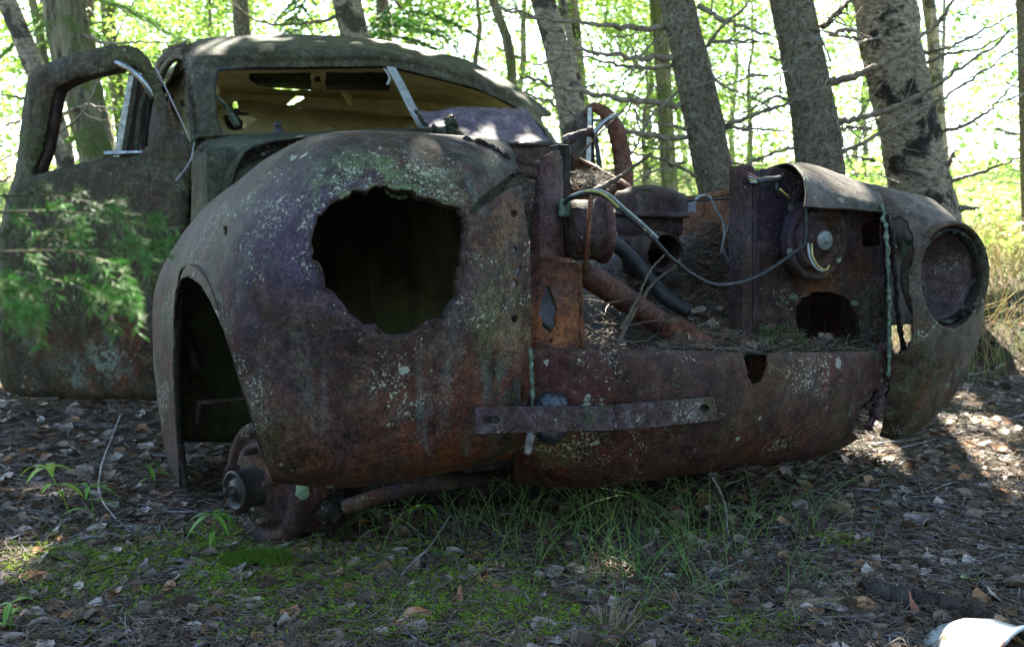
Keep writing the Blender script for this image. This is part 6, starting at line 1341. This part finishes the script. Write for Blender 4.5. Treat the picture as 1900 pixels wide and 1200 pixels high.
# ---- litter lying on and in the wreck
mb = MB()
def heap(n, poly, s0, s1, ln=.05, w=.0011, tilt=.35, lift=.01, jig=.02):
    """needles dropped over the surfaces that fill a region of the wreck"""
    us = [p[0] for p in poly]; vs = [p[1] for p in poly]; u = rng.uniform(min(us), max(us), n); v = rng.uniform(min(vs), max(vs), n); ok = inpoly(np.stack([u, v], -1), poly); u, v = u[ok], v[ok]
    f = (v - min(vs)) / (max(vs) - min(vs)); s = s1 + (s0 - s1) * f; P = np.array([PS(a, b, c) for a, b, c in zip(u, v, s)]) + rng.normal(0, jig * .3, (len(u), 3))
    yaw = rng.random(len(u)) * 6.283; L = rng.uniform(.4, 1.1, len(u)) * ln; D = np.stack([np.cos(yaw), np.sin(yaw), rng.normal(0, tilt, len(u))], -1)
    return P, D, L
specs = [(900, [(1085, 560), (1280, 640), (1375, 600), (1375, 400), (1270, 430), (1120, 440)], .15, .9, .09), (2600, [(1080, 655), (1640, 655), (1640, 645), (1500, 640), (1470, 612), (1430, 598), (1300, 600), (1230, 640)], .03, .2, .06), (2600, [(1265, 600), (1375, 600), (1375, 380), (1340, 390), (1290, 430), (1262, 500)], .3, .7, .06),
         (700, [(1060, 340), (1130, 350), (1125, 322), (1080, 318), (1060, 325)], 1.2, 1.45, .07), (700, [(1120, 500), (1185, 620), (1230, 600), (1270, 600), (1260, 520), (1180, 480)], .35, .6, .06), (500, [(962, 342), (990, 345), (990, 400), (972, 400)], .25, .4, .06),
         (420, [(1480, 645), (1600, 645), (1590, 632), (1520, 630)], .2, .24, .05), (500, [(1080, 650), (1250, 655), (1200, 600), (1090, 560)], .2, .5, .07)]
for n, poly, s0, s1, ln in specs:
    P, D, L = heap(n, poly, s0, s1, ln); strips(mb, P - D * L[:, None] / 2, P + D * L[:, None] / 2, rng.uniform(.0006, .0014, len(P)), .1)
for k in range(70):
    u = rng.uniform(1090, 1370); v = rng.uniform(420, 640); sd0 = .15 + (640 - v) / 220 * .6; a = rng.random() * 6.28; Lp = rng.uniform(25, 110); c0_ = rng.normal(0, .3)
    Q = catmull([PS(u + math.cos(a + c0_ * t) * Lp * t, min(648, v + math.sin(a + c0_ * t) * Lp * t * .6), sd0 - .05 * t) for t in (0, .35, .7, 1)], 10); tube(mb, Q, np.linspace(.0022, .0008, 10) * rng.uniform(.6, 1.3), 5, cap=False)
# gutter and roof debris
P = catmull([PS(343, 90, 2.6), PS(352, 98, 2.42), PS(350, 140, 2.30), PS(352, 190, 2.2), PS(357, 235, 2.1)], 300)[rng.integers(0, 300, 420)] + rng.normal(0, .010, (420, 3)); D = rng.normal(0, 1, (420, 3)); D /= np.linalg.norm(D, axis=1, keepdims=True)
strips(mb, P - D * .016, P + D * .016, .0012, .1)
P = catmull([PS(352, 90, 2.5), PS(335, 93, 2.62), PS(318, 100, 2.8), PS(303, 110, 3.0)], 300)[rng.integers(0, 300, 500)] + rng.normal(0, .016, (500, 3)); D = rng.normal(0, 1, (500, 3)); D /= np.linalg.norm(D, axis=1, keepdims=True)
strips(mb, P - D * .02, P + D * .02, .0013, .1)
P = catmull([PS(430, 252, 1.98), PS(600, 247, 1.92), PS(700, 245, 1.9), PS(780, 240, 1.88)], 300)[rng.integers(100, 300, 60)] + rng.normal(0, .008, (60, 3)); D = rng.normal(0, 1, (60, 3)) * np.array([1, 1, .3]); D /= np.linalg.norm(D, axis=1, keepdims=True); strips(mb, P - D * .02, P + D * .02, .0010, .1)
tag(mb.obj("needle_debris", M['needle']), kind='stuff')
mb = MB()
for n, poly, s0, s1, ln in ((90, [(1250, 640), (1640, 650), (1640, 640), (1480, 630), (1440, 600), (1290, 590)], .04, .22, 0), (40, [(1270, 580), (1375, 590), (1375, 440), (1300, 470)], .25, .6, 0), (30, [(1480, 645), (1600, 645), (1590, 625), (1520, 620)], .2, .26, 0)):
    P, D, L = heap(n, poly, s0, s1, .05); leaf_batch(mb, P, rng.uniform(.015, .034, len(P)), .9)
tag(mb.obj("leaf_debris", M['litter']), kind='stuff')
mb = MB()
for n, poly, s0, s1 in ((900, [(1405, 645), (1500, 648), (1490, 628), (1450, 606), (1410, 615)], .06, .16), (120, [(1500, 655), (1640, 655), (1640, 645), (1500, 645)], .04, .06)):
    P, D, L = heap(n, poly, s0, s1, .05); strips(mb, P, P + np.abs(D[:, ::-1]) * rng.uniform(.005, .014, (len(P), 1)) * np.sign(rng.normal(0, 1, (len(P), 3)) + np.array([0, 0, 3])), .0010, .05)
M['baymoss'] = simple('bay_moss', (.03, .06, .012), (.09, .15, .03), 12, .8, island=True)
tag(mb.obj("moss_growth", M['baymoss']), kind='stuff')
M['baytwig'] = simple('brown_twig', (.04, .028, .02), (.13, .095, .07), 30, .7, bump=.5)
# sticks fallen into the engine bay
def bay_stick(pix, r, label, name="fallen_twig"):
    P = catmull([PS(*p) for p in pix], 10 * len(pix)); o = empty(name, P[0]); tag(o, label, "twig"); mb = MB(); tube(mb, P + rng.normal(0, r * .2, P.shape), np.linspace(r, r * .45, len(P)), 7, noise=.08); mb.obj("stem", M['baytwig'], o)
bay_stick([(1140, 648, .12), (1160, 610, .15), (1185, 565, .2), (1215, 522, .25), (1262, 490, .35)], .0062, "forked twig propped from the tray up to the air cleaner")
bay_stick([(1150, 612, .12), (1180, 560, .14), (1205, 505, .16), (1236, 470, .18)], .0040, "thinner twig crossing in front of the brown pipe")
bay_stick([(1080, 573, .15), (1130, 562, .15), (1175, 553, .15)], .0028, "short thin twig lying level beside the bracket")
bay_stick([(1080, 600, .15), (1120, 625, .14), (1170, 634, .12), (1205, 632, .12)], .0028, "thin bowed twig low in the engine bay")
bay_stick([(1100, 355, 1.2), (1140, 335, 1.15), (1175, 310, 1.1), (1208, 284, 1.05)], .010, "grey broken branch sticking up behind the air cleaner", "broken_branch")
bay_stick([(1065, 300, 1.5), (1110, 250, 1.4), (1160, 200, 1.35), (1200, 130, 1.3)], .0050, "long thin branch crossing the far door upward")
